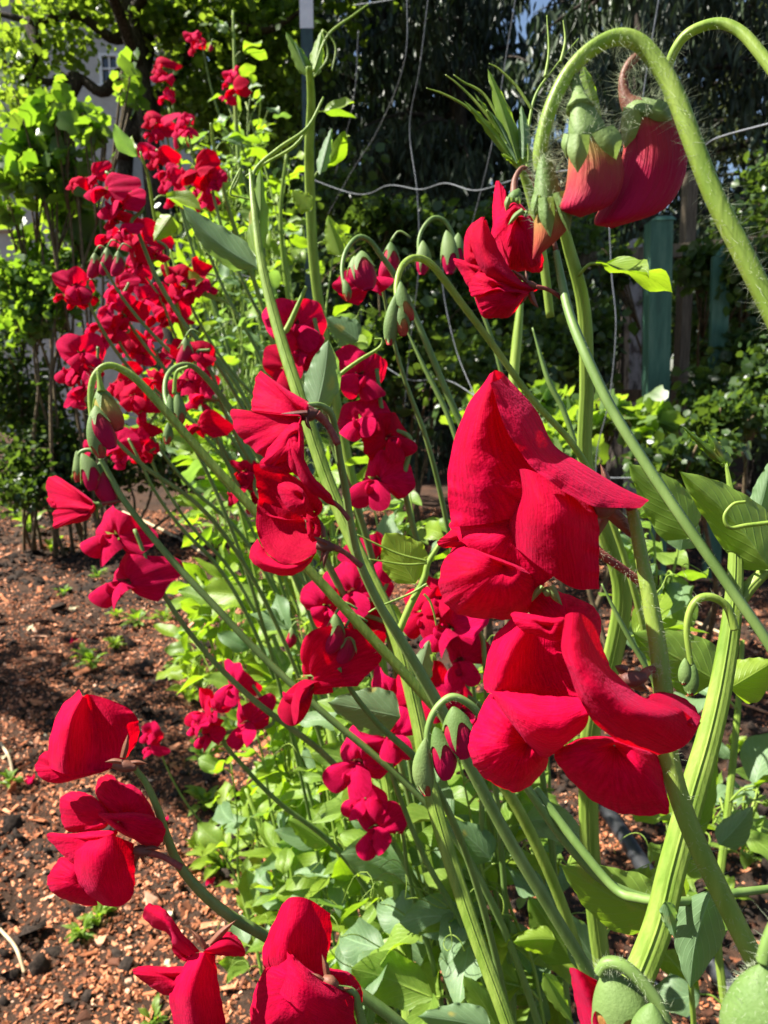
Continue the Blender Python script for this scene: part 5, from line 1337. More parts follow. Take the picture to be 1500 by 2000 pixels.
# ---------------- E: blossom and hidden twin at upper right
z = .27
E_ = stalk('long thin stalk crossing the right side with a blossom pair near its top', [(1086, 492), (1096, 545), (1108, 600), (1125, 650), (1152, 712), (1195, 800), (1260, 905), (1330, 1010), (1420, 1140), (1520, 1290)], [12, 16, 18, 20, 20, 20, 20, 20, 20], (.28, .235), hair=900, hl=.0012)
PE1 = [
 ('standard_petal', fan((925, 490, 4), [(946, 424, 4), (922, 436, 5), (908, 460, 6), (906, 490, 6), (909, 510, 5), (930, 518, 3), (940, 490, 2), (938, 450, 3)], z, -2, 0, .3, seed=27)),
 ('standard_petal', loft([
   [(938, 430, 1), (921, 460, 0), (922, 488, -1), (936, 520, -2), (960, 546, -2), (1000, 562, 0), (1040, 571, 3)],
   [(944, 430, -2), (940, 462, -5), (948, 492, -6), (962, 520, -7), (985, 540, -6), (1015, 558, -3), (1046, 566, 2)],
   [(949, 429, 1), (963, 462, -1), (976, 490, -2), (988, 512, -3), (1004, 534, -2), (1025, 552, 0), (1052, 560, 4)]], z, 34, 18, .35)),
 ('wing_petal', fan((930, 530, 4), [(885, 506, 8), (905, 508, 6), (930, 515, 3), (945, 530, 2), (930, 556, 3), (917, 562, 4), (900, 534, 7)], z, -2, 1, .3, seed=28)),
 ('wing_petal', fan((975, 560, -1), [(938, 532, 0), (920, 546, 2), (916, 566, 2), (925, 580, 1), (945, 572, -2), (975, 568, -3), (1000, 580, -2), (1004, 562, -1), (970, 545, -2)], z, -3, 1, .3, seed=29)),
 ('wing_petal', fan((1010, 575, 0), [(942, 572, 0), (936, 590, 0), (942, 610, 1), (962, 618, 1), (988, 622, 1), (1006, 609, 2), (1022, 586, 3), (1038, 570, 4), (1010, 562, 1), (975, 562, -1)], z, -4, 1, .3, seed=30)),
 ('keel', fan((945, 600, 3), [(926, 576, 4), (938, 578, 2), (955, 610, 1), (985, 618, 1), (965, 621, 3), (942, 618, 4)], z, -1, 0, .2, seed=31)),
 ('standard_petal', fan((1030, 560, 2), [(1002, 538, 1), (1020, 552, 1), (1052, 556, 4), (1048, 568, 4), (1022, 570, 1), (1008, 556, 0)], z, -1.5, 0, .2, seed=32))]
flower(E_, ((1050, 560, z + .002), (1024, 552, z + .001), 14), z + .002, PE1, [sep(1030, 552, 1000, 526, 8, 1, -1), sep(1028, 550, 1026, 526, 7, 1, -1), sep(1036, 570, 1052, 602, 12, 3, 1), sep(1030, 570, 1016, 595, 8, -1, 2)])
ped(E_, [(1046, 560, z + .002), (1072, 566, z + .003), (1104, 586, z + .006)], [9, 8, 9], z)
PE2 = [
 ('standard_petal', fan((985, 440, 6), [(970, 354, 10), (984, 366, 9), (990, 390, 7), (985, 430, 5), (965, 470, 6), (962, 430, 8), (963, 390, 10)], z + .008, -2, 1, .3, seed=33)),
 ('standard_petal', fan((1010, 420, 0), [(960, 450, 3), (975, 415, 1), (1000, 390, 0), (1018, 400, 0), (1040, 428, 1), (1048, 470, 2), (1062, 505, 4), (1055, 531, 4), (1030, 531, 2), (1000, 527, 1), (985, 508, 1), (965, 475, 3)], z + .008, -5, 2, .5, seed=34)),
 ('wing_petal', fan((1010, 425, -3), [(985, 480, -1), (1000, 440, -3), (1018, 420, -4), (1040, 432, -3), (1050, 480, -1), (1050, 515, 1), (1020, 522, 0), (995, 505, 0)], z + .008, -4, 2, .4, seed=35))]
flower(E_, ((1012, 372, z + .007), (1000, 400, z + .006), 28), z + .006, PE2, [sep(995, 385, 988, 412, 12, 1, -2), sep(1010, 385, 1016, 398, 10, 1, -3), sep(1022, 410, 992, 440, 11, 2, -4), sep(1030, 412, 1020, 440, 10, 2, -4)], CALYX)
ped(E_, [(1004, 385, z + .006), (1006, 350, z + .008), (1020, 328, z + .009), (1036, 340, z + .01), (1060, 400, z + .012), (1088, 495, z + .012)], [18, 12, 9, 9, 10, 10], z + .008, CALYXR, 160)

# ---------------- G: big nodding buds at top right
z = .132
G_ = stalk('thick hairy arching stalk with three large nodding buds at top right', [(1060, 330), (1056, 300), (1063, 255), (1080, 200), (1112, 140), (1155, 95), (1205, 72), (1250, 84), (1290, 130), (1322, 190), (1352, 270), (1395, 380), (1450, 490), (1500, 590), (1560, 720)], [30, 28, 26, 27, 28, 30, 32, 34, 35, 36, 38, 38, 38], (.134, .125), STEML, 3600, .0020)
def bigbud(L, Rr, zz, mat, sepals, cap):
    o = mk('bud', oblob(L, Rr, zz), mat, G_)
    c = mk('calyx', join(oblob(cap[0], cap[1], zz, .85), *[loft(q, zz, 14, 9, .05, 0) for q in sepals]), CALYX, o)
    return o
b1 = bigbud([(1066, 300), (1050, 350), (1044, 420), (1042, 470), (1040, 506)], [(1070, 300), (1090, 350), (1104, 410), (1106, 450), (1044, 507)], z + .001, BUDGREEN,
            [sep(1066, 385, 1075, 464, 30, 2, -1.9), sep(1090, 375, 1112, 458, 26, -3, -1.2), sep(1050, 380, 1044, 430, 18, 2, -.8)], ([(1058, 285), (1048, 330), (1042, 380), (1044, 410)], [(1070, 285), (1084, 330), (1098, 380), (1092, 410)]))
b2 = bigbud([(1130, 200), (1112, 260), (1110, 320), (1104, 370), (1094, 408), (1130, 424)], [(1136, 200), (1185, 255), (1212, 300), (1218, 350), (1195, 398), (1134, 425)], z - .002, BUDMID,
            [sep(1176, 252, 1203, 312, 46, -5, -2.4), sep(1132, 262, 1128, 338, 40, 2, -2.8), sep(1112, 262, 1106, 308, 22, 2, -.8), sep(1190, 252, 1212, 285, 18, -2, -.5)], ([(1124, 180), (1114, 222), (1110, 252), (1112, 278)], [(1142, 180), (1168, 220), (1184, 248), (1180, 272)]))
b3 = bigbud([(1246, 200), (1222, 240), (1216, 300), (1196, 365), (1160, 432), (1185, 444)], [(1256, 200), (1318, 225), (1342, 290), (1334, 355), (1292, 412), (1195, 446)], z + .004, BUDRED,
            [sep(1236, 212, 1220, 290, 38, -3, -2.0), sep(1274, 210, 1312, 236, 40, -3, -2.4), sep(1316, 222, 1346, 285, 22, -4, 0)], ([(1234, 190), (1222, 205), (1222, 218), (1230, 228)], [(1262, 190), (1296, 200), (1316, 216), (1308, 228)]))
ped(G_, [(1262, 100, z + .004), (1235, 118, z + .004), (1218, 150, z + .004), (1222, 190, z + .004), (1242, 215, z + .004)], [16, 18, 18, 26, 50], z + .004, CALYXR, 500, .0024)
ped(G_, [(1116, 140, z), (1124, 165, z), (1130, 190, z - .001), (1132, 215, z - .002)], [22, 22, 30, 56], z, CALYX, 420, .0024)
for bb, a, b, w, n in ((b1, (1062, 300), (1070, 430), 68, 800), (b2, (1130, 200), (1150, 320), 112, 1100), (b3, (1240, 200), (1270, 240), 120, 500)):
    f = mk('fuzz', fuzz(W(np.array((a[0], (a[0] + b[0]) / 2, b[0])), np.array((a[1], (a[1] + b[1]) / 2, b[1])), np.full(3, z)), np.array([w * .2, w * .5, w * .55]) * z / F, n, .0018), FUZZ, bb)
    f['kind'] = 'stuff'
lf = loft([[(1138, 130), (1128, 165), (1140, 215), (1175, 232)], [(1140, 130, -1), (1148, 165, -1), (1160, 205, -1), (1175, 232)], [(1143, 130), (1160, 160), (1170, 200), (1176, 232)]], z + .01, 14, 9)
mk('leaf', lf, LEAFY, G_)
# second arch behind
stalk('slim green arch without buds at the top right corner', [(1306, 200), (1304, 150), (1315, 105), (1345, 65), (1400, 46), (1445, 62), (1485, 105), (1530, 170)], [14, 16, 18, 19, 20, 21, 22], (.2, .18), STEML, 600, .0018)

# ---------------- H: nodding buds at mid left
z = .33
H_ = stalk('hairy arching stalk with three green and red buds at mid left', [(188, 870), (180, 820), (177, 770), (184, 735), (205, 715), (232, 718), (268, 742), (320, 798), (400, 890), (500, 1000), (620, 1130), (740, 1260), (850, 1380), (960, 1500)], [10, 11, 12, 13, 14, 15, 16, 17, 18, 19, 20, 22], (.335, .36), STEML, 900, .0022)
pxbud(H_, (194, 755), (236, 844), 48, z + .002, BUDGREEN, -.25, cup=.2, tooth=.4)
pxbud(H_, (186, 792), (222, 880), 44, z - .002, BUDRED, -.3, cup=.2, tooth=.4)
pxbud(H_, (180, 800), (200, 900), 30, z - .003, BUDGREEN, -.2, cup=.7, tooth=.25)
ped(H_, [(192, 722, z), (194, 740, z), (198, 765, z)], [8, 9, 16], z, STEML, 80, .002)
# second arch of slim buds
z = .42
H2 = stalk('pale arching stalk with slim closed green buds left of centre', [(330, 800), (322, 770), (326, 735), (345, 716), (372, 714), (400, 735), (440, 785), (500, 880), (570, 990), (650, 1120)], [8, 9, 9, 10, 11, 12, 14, 14, 14], (.42, .5), STEM, 300, .002)
for a, b, w in (((330, 770), (338, 830), 20), ((345, 765), (352, 835), 22), ((328, 825), (326, 870), 18)):
    pxbud(H2, a, b, w, z, BUDGREEN, .2, cup=.6, tooth=.4)
ped(H2, [(368, 716, z), (345, 728, z), (340, 770, z)], [7, 7, 8], z, STEML)

# ---------------- I: left stalk with blossom and hooded buds
z = .45
I_ = stalk('stalk at the left with one blossom and hooded buds over the mulch', [(196, 895), (215, 930), (240, 975), (290, 1040), (345, 1105), (420, 1185), (520, 1290), (640, 1400), (760, 1500), (860, 1600)], [9, 11, 12, 13, 13, 13, 13, 14], (.45, .46), STEM, 400, .0012)
PI1 = [
 ('standard_petal', fan((180, 985, 1), [(92, 938, 12), (108, 929, 10), (133, 943, 6), (165, 965, 2), (187, 986, 0), (176, 1006, 0), (150, 1003, 2), (112, 995, 6), (94, 970, 11)], z, -6, 3, 1, seed=40)),
 ('wing_petal', fan((175, 995, 0), [(108, 996, 6), (150, 1002, 1), (178, 1005, 0), (165, 1018, 1), (135, 1024, 3), (107, 1032, 6), (104, 1015, 7)], z, -4, 2, .6, seed=41)),
 ('keel', fan((105, 982, 8), [(91, 974, 10), (102, 974, 9), (112, 990, 7), (100, 990, 9)], z, -1, 0, .2, seed=42))]
flower(I_, ((200, 985, z), (184, 988, z), 14), z, PI1, [sep(190, 985, 172, 978, 6, 0, -1), sep(190, 990, 190, 1015, 6, 1, 0)], CALYX)
ped(I_, [(196, 985, z), (220, 980, z + .002), (238, 978, z + .004)], [8, 6, 7], z)
pxbud(I_, (160, 885), (180, 962), 34, z - .002, BUDRED, .4, cup=.4, tooth=.4)
pxbud(I_, (150, 880), (150, 945), 24, z, BUDGREEN, .5, cup=.6, tooth=.35)
pxbud(I_, (196, 900), (222, 990), 40, z + .004, BUDRED, -.3, cup=.25, tooth=.2)
ped(I_, [(200, 900, z), (180, 880, z), (160, 882, z), (150, 895, z)], [8, 9, 9, 10], z, STEM, 120, .002)

# ---------------- more nodding bud arches
random.seed(5)
def arch(label, pts, w, z, buds, mat=None, hair=300, hl=.0016):
    t = stalk(label, pts, w, z, mat or STEM, hair, hl, root=pts[-1][0] < 1300)
    z0 = z[0] if isinstance(z, tuple) else z
    for a, b, bw, m, cup in buds:
        pxbud(t, a, b, bw, z0, m, random.uniform(-.5, .3), cup=cup, tooth=.4)
    return t
arch('arching stalk with green hooded buds below the lower big blossom', [(838, 1470), (835, 1430), (850, 1388), (880, 1362), (912, 1372), (940, 1400), (985, 1470), (1045, 1560), (1110, 1650), (1180, 1720), (1260, 1755), (1330, 1760)], [11, 13, 14, 15, 16, 16, 18, 18, 18], (.26, .27),
     [((885, 1380), (908, 1486), 62, BUDRED, .26), ((850, 1420), (872, 1528), 48, BUDRED, .3), ((832, 1440), (836, 1560), 36, BUDGREEN, .75)], None, 500, .0016)
arch('arching stalk with a round striped bud at upper centre', [(672, 560), (668, 525), (676, 490), (698, 464), (722, 470), (745, 500), (775, 545), (820, 640), (870, 760), (930, 900)], [6, 8, 9, 10, 11, 12, 13, 13], (.42, .46),
     [((692, 500), (702, 562), 34, BUDRED, .35), ((706, 490), (722, 570), 52, BUDRED, .2), ((672, 545), (680, 590), 16, BUDGREEN, .6)])
arch('bright green arching stalk with lime hooded buds at upper centre', [(778, 600), (774, 560), (784, 522), (805, 505), (830, 508), (855, 530), (900, 590), (960, 670), (1040, 780), (1120, 870)], [9, 11, 13, 14, 15, 14, 13, 13], (.30, .34),
     [((782, 550), (806, 630), 30, BUDGREEN, .5), ((780, 590), (788, 660), 28, BUDGREEN, .5), ((776, 570), (760, 680), 26, BUDGREEN, .85)], STEML, 500, .0018)
arch('dark arching stalk with half hidden buds beside the upper right blossom', [(820, 520), (818, 470), (830, 440), (850, 425), (875, 440), (900, 500), (930, 580), (960, 660)], [6, 7, 8, 8, 8, 8], (.5, .52),
     [((872, 450), (878, 540), 34, BUDRED, .55), ((826, 470), (824, 540), 28, BUDRED, .5), ((895, 455), (898, 520), 26, BUDRED, .5)])
arch('young pale stalk hooked over with tiny closed buds at right', [(1350, 1300), (1342, 1240), (1346, 1200), (1362, 1172), (1390, 1166), (1420, 1185), (1436, 1230)], [10, 12, 14, 15, 15, 16], (.22, .22),
     [((1338, 1285), (1336, 1340), 22, BUDGREEN, .85), ((1352, 1290), (1348, 1362), 26, BUDGREEN, .85)], STEML, 300, .0014)
# bottom right: fuzzy green bud head with a red petal, and a big blurred calyx in the corner
z = .14
J_ = stalk('hooked stalk with a hooded bud and red petal at the bottom right', [(1170, 1900), (1185, 1882), (1215, 1886), (1250, 1915), (1285, 1960), (1310, 2020), (1330, 2070)], [22, 24, 26, 26, 26, 26], (.14, .135), STEM, 900, .0012)
pxbud(J_, (1190, 1895), (1205, 2030), 96, z, BUDGREEN, .3, cup=.5, tooth=.4)
bj = flower(J_, ((1178, 1900, z + .004), (1190, 1930, z + .004), 30), z + .004, [('standard_petal', loft([[(1112, 1890, 4), (1122, 1950, 4), (1140, 2030, 4)], [(1125, 1892, 0), (1150, 1950, -1), (1175, 2030, -1)], [(1165, 1915, 2), (1182, 1950, 1), (1215, 2030, 1)]], z + .004, 20, 14))], [], CALYX)
pxbud(J_, (1275, 1960), (1250, 2040), 60, z - .006, BUDGREEN, .3, cup=.7, tooth=.4)
z = .115
K_ = stalk('very near fuzzy green bud cut off at the bottom right corner', [(1490, 1880), (1500, 1840), (1520, 1800), (1560, 1760)], [26, 24, 24, 24], (.115, .115), STEM, 200, .0015)
kb = pxbud(K_, (1490, 1885), (1470, 2090), 140, z, BUDGREEN, .2, cup=.75, tooth=.2)
f = mk('fuzz', fuzz(W(np.array((1488, 1480, 1475)), np.array((1890, 1950, 2020)), np.full(3, z)), np.array([20, 60, 66]) * z / F, 700, .0010), FUZZ, kb)
f['kind'] = 'stuff'

# ================================================================== NEAR VINE AND LARGE LEAVES
def bigleaf(parent, tip, base, wl, wr, z, mat, fold=3.0, bend=0.0, dz=0.0, n=18, wave=.4, shape=.6):
    """leaf between two pixels with left/right half widths in px, folded along its midrib"""
    tip, base = np.array(tip, float), np.array(base, float)
    d = tip - base; L = np.linalg.norm(d); nn = np.array((-d[1], d[0])) / L
    u = np.linspace(0, 1, 9)
    mid = base + d * u[:, None] + nn * (bend * np.sin(np.pi * u))[:, None]
    pr = np.sin(np.pi * u ** shape) ** .8
    pr[0], pr[-1] = .02, 0
    rip = 1 + .035 * np.sin(u * 19 + tip[0])
    cz = dz * u
    cur = lambda w, k, f: [(m[0] + nn[0] * w * p * k, m[1] + nn[1] * w * p * k, c + f * p) for m, p, c in zip(mid, pr * rip, cz)]
    return mk('leaf', loft([cur(wl, 1, fold), cur(wl, .5, fold * .35), cur(0, 0, 0), cur(wr, -.5, fold * .35), cur(wr, -1, fold)], z, n + 8, n, wave, .6), mat, parent)
v1 = thing('sweet_pea_vine', 'thick ribbed winged vine with large leaves at the right edge', 'vine', W(1205, 2010, .23), 'sweet pea vines of the row')
mk('stem', ptube([(1195, 2030), (1240, 1925), (1285, 1810), (1312, 1700), (1350, 1560), (1385, 1440), (1410, 1330), (1430, 1200), (1437, 1080), (1430, 980), (1418, 905)], [52, 52, 50, 48, 46, 42, 38, 32, 24, 14, 5], (.23, .25), 24, 80, wingprof), STEML, v1)
bigleaf(v1, (1326, 920), (1505, 1112), 60, 50, .24, LEAF, 5, 12)
bigleaf(v1, (1095, 1690), (1292, 1790), 62, 60, .27, LEAF, 4, -8)
bigleaf(v1, (1348, 1930), (1392, 1738), 50, 56, .24, LEAFB, 5, 10)
bigleaf(v1, (1318, 1833), (1300, 1760), 16, 16, .225, LEAFB, 2)
bigleaf(v1, (1235, 1235), (1400, 1330), 60, 55, .30, LEAF, 4)
bigleaf(v1, (1515, 1290), (1425, 1345), 50, 40, .28, LEAFY, 4)
bigleaf(v1, (1228, 905), (1352, 1050), 50, 50, .36, LEAF, 4, 6)
bigleaf(v1, (1345, 985), (1330, 1075), 34, 40, .40, LEAFB, 3)
bigleaf(v1, (1270, 1850), (1330, 1700), 50, 30, .29, LEAF, 4)
for k, (a, b, w_) in enumerate((((1330, 830), (1412, 905), 9), ((1355, 850), (1415, 905), 10), ((1378, 840), (1420, 905), 12), ((1395, 870), (1425, 910), 14))):
    bigleaf(v1, a, b, w_, w_, .25, LEAF, 2)
mk('tendril', ptube([(1510, 1020), (1460, 1026), (1425, 1030), (1415, 1008), (1432, 985), (1456, 980)], [9, 9, 8, 7, 6], .235, 6, 60), STEML, v1)
mk('leaf_stalk', ptube([(1440, 1180), (1465, 1145), (1500, 1110)], [26, 24, 22], .245, 12, 20, wingprof), STEML, v1)
mk('leaf_stalk', ptube([(1300, 1760), (1250, 1755), (1200, 1735), (1120, 1640), (1045, 1540)], [16, 18, 18, 18, 18], (.24, .27), 8, 40), STEM, v1)
mk('leaf_stalk', ptube([(1305, 1762), (1360, 1758), (1430, 1745), (1510, 1735)], [18, 16, 16, 14], (.24, .26), 8, 30), STEM, v1)
# leaves of the middle vines
v2 = bpy.data.objects['sweet_pea_vine']                # thick bright middle vine
bigleaf(v2, (356, 400), (502, 522), 34, 30, .45, LEAFB, 7, -12)
bigleaf(v2, (508, 330), (500, 500), 18, 22, .45, LEAF, 5, 4)
bigleaf(v2, (641, 664), (618, 800), 34, 36, .36, LEAFB, 4, 4, shape=.75)
bigleaf(v2, (752, 1040), (812, 1140), 52, 40, .34, LEAFY, 3, 0, shape=.8)
bigleaf(v2, (640, 1372), (782, 1400), 48, 46, .40, LEAFB, 3)
bigleaf(v2, (300, 470), (335, 420), 18, 26, .6, LEAFY, 4)
bigleaf(v2, (640, 425), (665, 500), 16, 22, .6, LEAFY, 4)
bigleaf(v2, (570, 372), (608, 410), 20, 20, .62, LEAFY, 3)
bigleaf(v2, (636, 620), (700, 665), 30, 30, .55, LEAFB, 4)
bigleaf(v2, (838, 1250), (812, 1340), 24, 20, .42, LEAFB, 3)
mk('tendril', ptube([(648, 770), (662, 735), (700, 705), (740, 680), (746, 664), (732, 662)], [8, 8, 7, 6, 4], .37, 6, 60), STEML, v2)
mk('tendril', ptube([(490, 380), (500, 330), (545, 290), (600, 250), (632, 190)], [5, 7, 8, 7, 4], .46, 6, 50), STEML, v2)
mk('tendril', ptube([(480, 345), (520, 318), (575, 285), (610, 240)], [4, 5, 6, 4], .47, 6, 50), STEML, v2)
mk('tendril', ptube([(455, 370), (465, 350), (470, 330), (450, 375), (470, 385), (540, 400)], [5, 5, 5, 4, 4], .46, 6, 60), STEML, v2)
mk('leaf_stalk', ptube([(545, 665), (562, 640), (580, 600), (598, 560)], [12, 12, 9, 7], .45, 8, 24), STEML, v2)
mk('leaf_stalk', ptube([(780, 1232), (800, 1185), (828, 1130), (836, 1100), (860, 1060)], [14, 14, 13, 11, 8], .34, 8, 30), STEML, v2)
for q in ([(834, 1096), (780, 1082), (730, 1060), (698, 1044)], [(834, 1100), (790, 1102), (720, 1092)], [(834, 1140), (800, 1160), (740, 1185), (720, 1196)], [(828, 1160), (840, 1175), (848, 1200), (852, 1222)]):
    mk('tendril', ptube(q, [5, 5, 4, 3], .335, 5, 40), STEML, v2)
# young shoot at upper centre right
sh = thing('sweet_pea_vine', 'young pointed shoot with folded leaves behind the upper right blossom', 'vine', W(1045, 420, .33), 'sweet pea vines of the row')
mk('stem', ptube([(1075, 620), (1060, 500), (1040, 400), (1018, 320), (985, 260), (950, 215)], [16, 18, 18, 20, 14, 4], (.36, .33), 10, 50), STEML, sh)
for a, b, w_, m in (((952, 134), (1012, 318), 17, LEAF), ((1018, 205), (1022, 310), 14, LEAFB), ((962, 222), (1010, 318), 12, LEAFB), ((905, 195), (1000, 310), 10, LEAF), ((1030, 280), (1028, 330), 10, LEAFY), ((925, 180), (990, 280), 5, LEAF), ((978, 300), (1020, 330), 8, LEAFY)):
    bigleaf(sh, a, b, w_, w_, .33, m, 3, 3)
for q in ([(985, 280), (920, 215), (870, 185), (833, 172)], [(985, 270), (935, 205), (895, 165), (870, 146)], [(1000, 280), (950, 190), (905, 160), (886, 146)], [(1028, 280), (1045, 190), (1085, 130), (1130, 75)], [(1065, 150), (1072, 100), (1068, 30)], [(1095, 122), (1104, 80), (1100, 40)], [(1040, 215), (1010, 170), (975, 135), (955, 124)]):
    mk('tendril', ptube(q, [7, 6, 4, 2], .335, 5, 40), STEML, sh)
# dark leaves in front of the steel post
v3 = bpy.data.objects['sweet_pea_vine.001']
for a, b, w_, m in (((558, 62), (604, 150), 14, LEAF), ((628, 60), (612, 150), 14, LEAF), ((575, 80), (602, 148), 9, LEAFB), ((648, 250), (625, 340), 12, LEAFB), ((640, 420), (672, 500), 18, LEAFY)):
    bigleaf(v3, a, b, w_, w_, .76, m, 6)
mk('tendril', ptube([(612, 140), (640, 70), (690, 30), (720, 8)], [5, 5, 4, 3], .75, 5, 40), STEML, v3)
mk('tendril', ptube([(614, 150), (640, 110), (630, 60), (655, 90), (648, 140)], [4, 4, 4, 3], .75, 5, 40), STEML, v3)
# near leaves at the bottom centre
nb = thing('leafy_plant', 'broad soft green leaves at the bottom edge near the corner bud', 'plant', G(1050, 1990), 'foliage at the foot of the row')
for a, b, w1, w2, zz, m in (((1032, 1750), (1120, 1880), 46, 50, .48, LEAF), ((1100, 1780), (1172, 1900), 34, 40, .46, LEAFB), ((1002, 1840), (1085, 1835), 26, 30, .45, LEAFY), ((815, 1985), (960, 2010), 40, 30, .42, LEAFB), ((905, 1905), (970, 2005), 30, 34, .44, LEAF),
                              ((870, 1600), (960, 1680), 36, 36, .5, LEAFB), ((1120, 2000), (1062, 1900), 16, 20, .4, LEAF), ((1345, 1600), (1320, 1680), 34, 30, .5, LEAFB), ((1400, 1470), (1350, 1640), 24, 30, .52, LEAF), ((1470, 1575), (1405, 1650), 34, 30, .5, LEAFB),
                              ((700, 1890), (800, 1850), 30, 34, .6, LEAF), ((560, 1600), (640, 1650), 24, 26, .7, LEAF), ((1505, 900), (1480, 1010), 30, 26, .3, LEAFB), ((1062, 1640), (1035, 1560), 20, 20, .55, LEAF)):
    bigleaf(nb, a, b, w1, w2, zz, m, 4, 3)
def stake_stem(label, pts, w, z, mat):
    t = thing('bare_stem', label, 'stem', W(pts[-1][0], pts[-1][1], z if not isinstance(z, tuple) else z[1]))
    mk('shaft', ptube(pts, [3] + w, z, 8, 40), mat, t)
stake_stem('pale winged stem standing left of the upper big blossom', [(1022, 540), (1012, 640), (1002, 760), (1000, 900)], [16, 20, 20, 18], .5, STEML)
stake_stem('thin grey-green stem with a small knot above the big blossom', [(1040, 640), (1070, 740), (1100, 800), (1125, 870)], [10, 11, 11, 10], .45, STEM)
stake_stem('thin leaning stem left of the upper big blossom', [(792, 640), (830, 720), (870, 800), (895, 870)], [8, 10, 10, 9], .5, STEM)
stake_stem('thin dark stem leaning right of the big blossoms', [(1175, 1140), (1215, 1220), (1260, 1300), (1300, 1370)], [9, 10, 10, 9], .3, STEM)

# ================================================================== SMALL THINGS ON THE GROUND
HOSE = solid_mat('black_hose', [(0.3, (0.012, 0.013, 0.015)), (0.7, (0.035, 0.037, 0.04))], 30, 0.45, 0.5)
hz = [G(x, y, .02) for x, y in ((1120, 1480), (1170, 1560), (1230, 1650), (1300, 1760), (1390, 1880), (1480, 2010), (1560, 2110))]
tag(mk('irrigation_hose', tube(hz, .017, 12, 60), HOSE), 'black plastic irrigation hose lying on the mulch at bottom right', 'hose')
hz = [G(x, y, .012) for x, y in ((780, 1560), (850, 1680), (920, 1760), (990, 1840), (1060, 1930), (1130, 2010))]
tag(mk('ground_wire', tube(hz, .0028, 6, 60), WIRE), 'thin pale wire lying on the mulch under the bottom foliage', 'wire')
hz = [G(x, y, .02) for x, y in ((1270, 1910), (1310, 1950), (1360, 2000), (1400, 2040))]
tag(mk('ground_wire', tube(hz, .003, 6, 40), WIRE), 'short bright wire end on the mulch in the bottom right', 'wire')
STRAW = solid_mat('dry_straw', [(0.3, (0.42, 0.30, 0.16)), (0.7, (0.66, 0.54, 0.36))], 30, 0.7, 0.2, trans=.15)
STRAWR = solid_mat('dry_red_stem', [(0.3, (0.30, 0.12, 0.06)), (0.7, (0.50, 0.26, 0.14))], 30, 0.7)
def straw(label, pts, r, mat):
    tag(mk('dry_stem', tube([G(x, y, .015 + .02 * (i % 2)) for i, (x, y) in enumerate(pts)], r, 6, 40), mat), label, 'dry stem')
straw('long pale dry stem lying on the mulch behind the left stalks', [(240, 1000), (290, 1022), (345, 1050), (405, 1085)], .010, STRAW)
straw('grey dry stem lying behind the near right stalk', [(1220, 1150), (1290, 1180), (1360, 1215), (1440, 1250)], .006, STRAW)
straw('reddish dry stem lying level behind the near right stalk', [(1270, 1130), (1340, 1132), (1420, 1132), (1480, 1128)], .006, STRAWR)
straw('orange dry stem on the mulch at the right edge', [(1380, 1345), (1440, 1370), (1520, 1400)], .004, STRAWR)
straw('pale curled dry stem at the left edge on the mulch', [(0, 1450), (18, 1480), (25, 1520)], .004, STRAW)
straw('thin bent dry straw at the bottom left edge', [(0, 1815), (30, 1850), (48, 1900)], .003, STRAW)
straw('reddish peeled stick standing in the low foliage at lower left', [(445, 1530), (455, 1580), (478, 1650)], .008, STRAWR)
# withered petals and yellow leaves lying about
DRYLEAF = leaf_mat('fallen_leaf', (0.45, 0.38, 0.22), (0.62, 0.56, 0.38), (0.4, 0.3, 0.1), (0.5, 0.4, 0.2), .2, .6, False)
dry = [mesh('fallen_leaf', local_leaf(60 + i, .3, .3, .2, .8), DRYLEAF) for i in range(3)]
for i, (x, y, s, lb) in enumerate([(135, 1190, .05, 'pale fallen leaf on the mulch above the left dark shadow'), (65, 1440, .045, 'cream fallen leaf at the left edge beside the lower left pair'), (30, 1470, .05, 'crinkled cream fallen leaf touching the left edge'), (330, 1890, .02, 'small pale fallen leaf on the mulch by the bottom blossoms'),
                                   (330, 1790, .022, 'curled tan leaf between the lower left blossoms and the bottom ones'), (395, 1610, .045, 'ochre fallen leaf on the mulch left of the low foliage'), (60, 1222, .045, 'pale fallen leaf at the left above the shadow'), (270, 1405, .03, 'small pale leaf on the mulch right of the top lower-left blossom')]):
    p = G(x, y, .012)
    o = put('fallen_leaf', dry[i % 3], frame(p, (random.gauss(0, 1), random.gauss(0, 1), .15), (0, -.3, 1), s), None)
    tag(o, lb, 'fallen leaf')
# weed seedlings: leaf rosettes on the bed
WEEDM = []
for k in range(5):
    gs = []
    r = np.random.default_rng(400 + k)
    for i in range(11 + 3 * k):
        a, el, L = r.uniform(0, 6.283), r.uniform(.15, 1.2), r.uniform(.5, 1.0)
        g = local_leaf(500 + i + 20 * k, r.uniform(.18, .32), .4, .35, .3, nu=7, nv=5)
        d = np.array((math.cos(a) * math.cos(el), math.sin(a) * math.cos(el), math.sin(el)))
        x = np.cross(d, (0, 0, 1)); x /= np.linalg.norm(x); z_ = np.cross(x, d)
        V = (g[0][:, :1] * x + g[0][:, 1:2] * d + g[0][:, 2:] * z_) * L * .55 + d * .25 * L + np.array((0, 0, .1))
        gs.append((V, g[1], g[2]))
        gs.append(tube([(0, 0, -.05), d * .15 * L, d * .25 * L + np.array((0, 0, .1))], [.03, .02, .015], 4, 5))
    WEEDM.append(mesh('weed', join(*gs), LEAFY if k % 2 else LEAF))
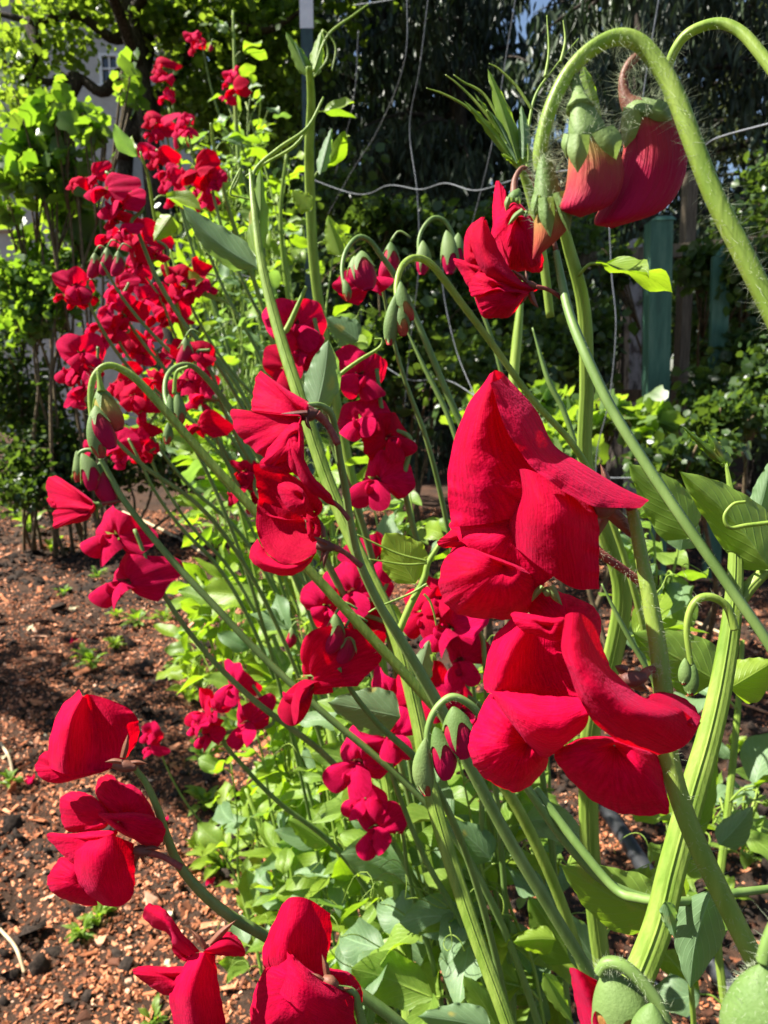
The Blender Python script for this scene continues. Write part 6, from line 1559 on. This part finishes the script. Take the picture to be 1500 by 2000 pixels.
WD = [(60, 1040, .16, 'bright green weed at the far left edge of the mulch'), (100, 1075, .10, None), (30, 1010, .12, None), (165, 1010, .09, None), (190, 1130, .06, None), (125, 1165, .05, None), (165, 1290, .05, None), (270, 1230, .07, None), (225, 1270, .05, None), (180, 1310, .07, None),
      (190, 1410, .05, None), (230, 1200, .05, None), (320, 1210, .06, None), (190, 1800, .035, None), (160, 1830, .04, None), (300, 1990, .035, 'round pale seedling cut by the bottom edge'), (385, 1670, .05, None), (20, 1545, .04, None), (440, 1700, .07, None), (400, 1500, .06, None), (480, 1760, .06, None), (500, 1830, .06, 'leafy weed left of the cut off bottom blossoms'),
      (350, 1310, .06, None), (370, 1370, .07, None), (405, 1590, .06, None), (1330, 1450, .05, None), (1430, 1480, .06, None), (1460, 1660, .07, None), (1120, 1480, .06, None), (980, 1500, .07, None), (560, 1900, .06, None), (640, 1960, .06, None), (860, 1850, .05, None), (1420, 1750, .05, None), (60, 985, .12, None), (120, 960, .12, None), (220, 985, .1, None), (460, 1450, .07, None), (420, 1440, .06, None)]
WL = iter(['weed beside the bright green one at the far left edge', 'weed touching the left edge where the mulch begins', 'weed below the single left blossom', 'weed left of the left pair of small blossoms', 'tiny weed in the far mulch left of the small blossoms', 'weed just above the dark shadow on the mulch', 'sprawling weed in the mulch below the small left blossoms', 'weed left of the sprawling one in mid mulch', 'broad weed at the upper rim of the dark shadow', 'weed behind the top of the lower left pair', 'weed under the lower of the small left blossoms', 'weed near the long thin stalks in mid mulch', 'tiny seedling just below the lower left pair', 'twin seedling left of the bottom blossoms', 'weed by the red stick in the low foliage', 'seedling touching the left edge beside the lower left pair', 'weed under the curved lower left stalk', 'pale weed right of the tiny lone blossom cluster', 'weed between the curved stalk and the cut off bottom blossoms', 'weed at the mulch edge below the lime foliage', 'weed left of the four small low blossoms', 'weed above the curved lower left stalk', 'weed right of the lower big blossom', 'weed at the right edge beside the ribbed vine', 'weed at the right edge below the leafy plant', 'weed hidden behind the lower big blossom', 'weed in the gap left of the lower big blossom', 'weed among the bottom foliage above the cut off blossoms', 'weed at the bottom edge right of the cut off blossoms', 'weed between two vines at bottom centre', 'weed right of the black hose', 'weed at the foot of the dark bush far left', 'weed at the foot of the bush left of the stalks', 'weed under the hooded buds at far left', 'weed right of the four small low blossoms', 'weed under the four small low blossoms'])
for i, (x, y, s, lb) in enumerate(WD):
    p = G(x, y, 0)
    p[2] = float(hgt(p[0], p[1]))
    o = bpy.data.objects.new('weed', WEEDM[i % 5])
    COL.objects.link(o)
    o.location = p; o.rotation_euler = (0, 0, i * 1.7); o.scale = (s * 1.5, s * 1.5, s * 1.5)
    tag(o, lb or 'small green ' + next(WL), 'weed', 'weed seedlings in the mulch')

# ---- fallen petals
FP = [mesh('fallen_petal', local_leaf(700 + i, .42, .5, .3, .9), PETAL_P) for i in range(2)]
for i, (x, y, s, lb) in enumerate([(62, 1518, .03, 'shrivelled dark fallen petal at the left beside the lower left pair'), (415, 1715, .022, 'small pink fallen petal on the mulch left of the bottom foliage'), (330, 1600, .02, 'fallen petal on the mulch under the curved lower left stalk'), (150, 1250, .03, 'fallen petal on the far mulch above the shadow')]):
    o = put('fallen_petal', FP[i % 2], frame(G(x, y, .014), (random.gauss(0, 1), random.gauss(0, 1), .2), (0, -.3, 1), s), None)
    tag(o, lb, 'petal')
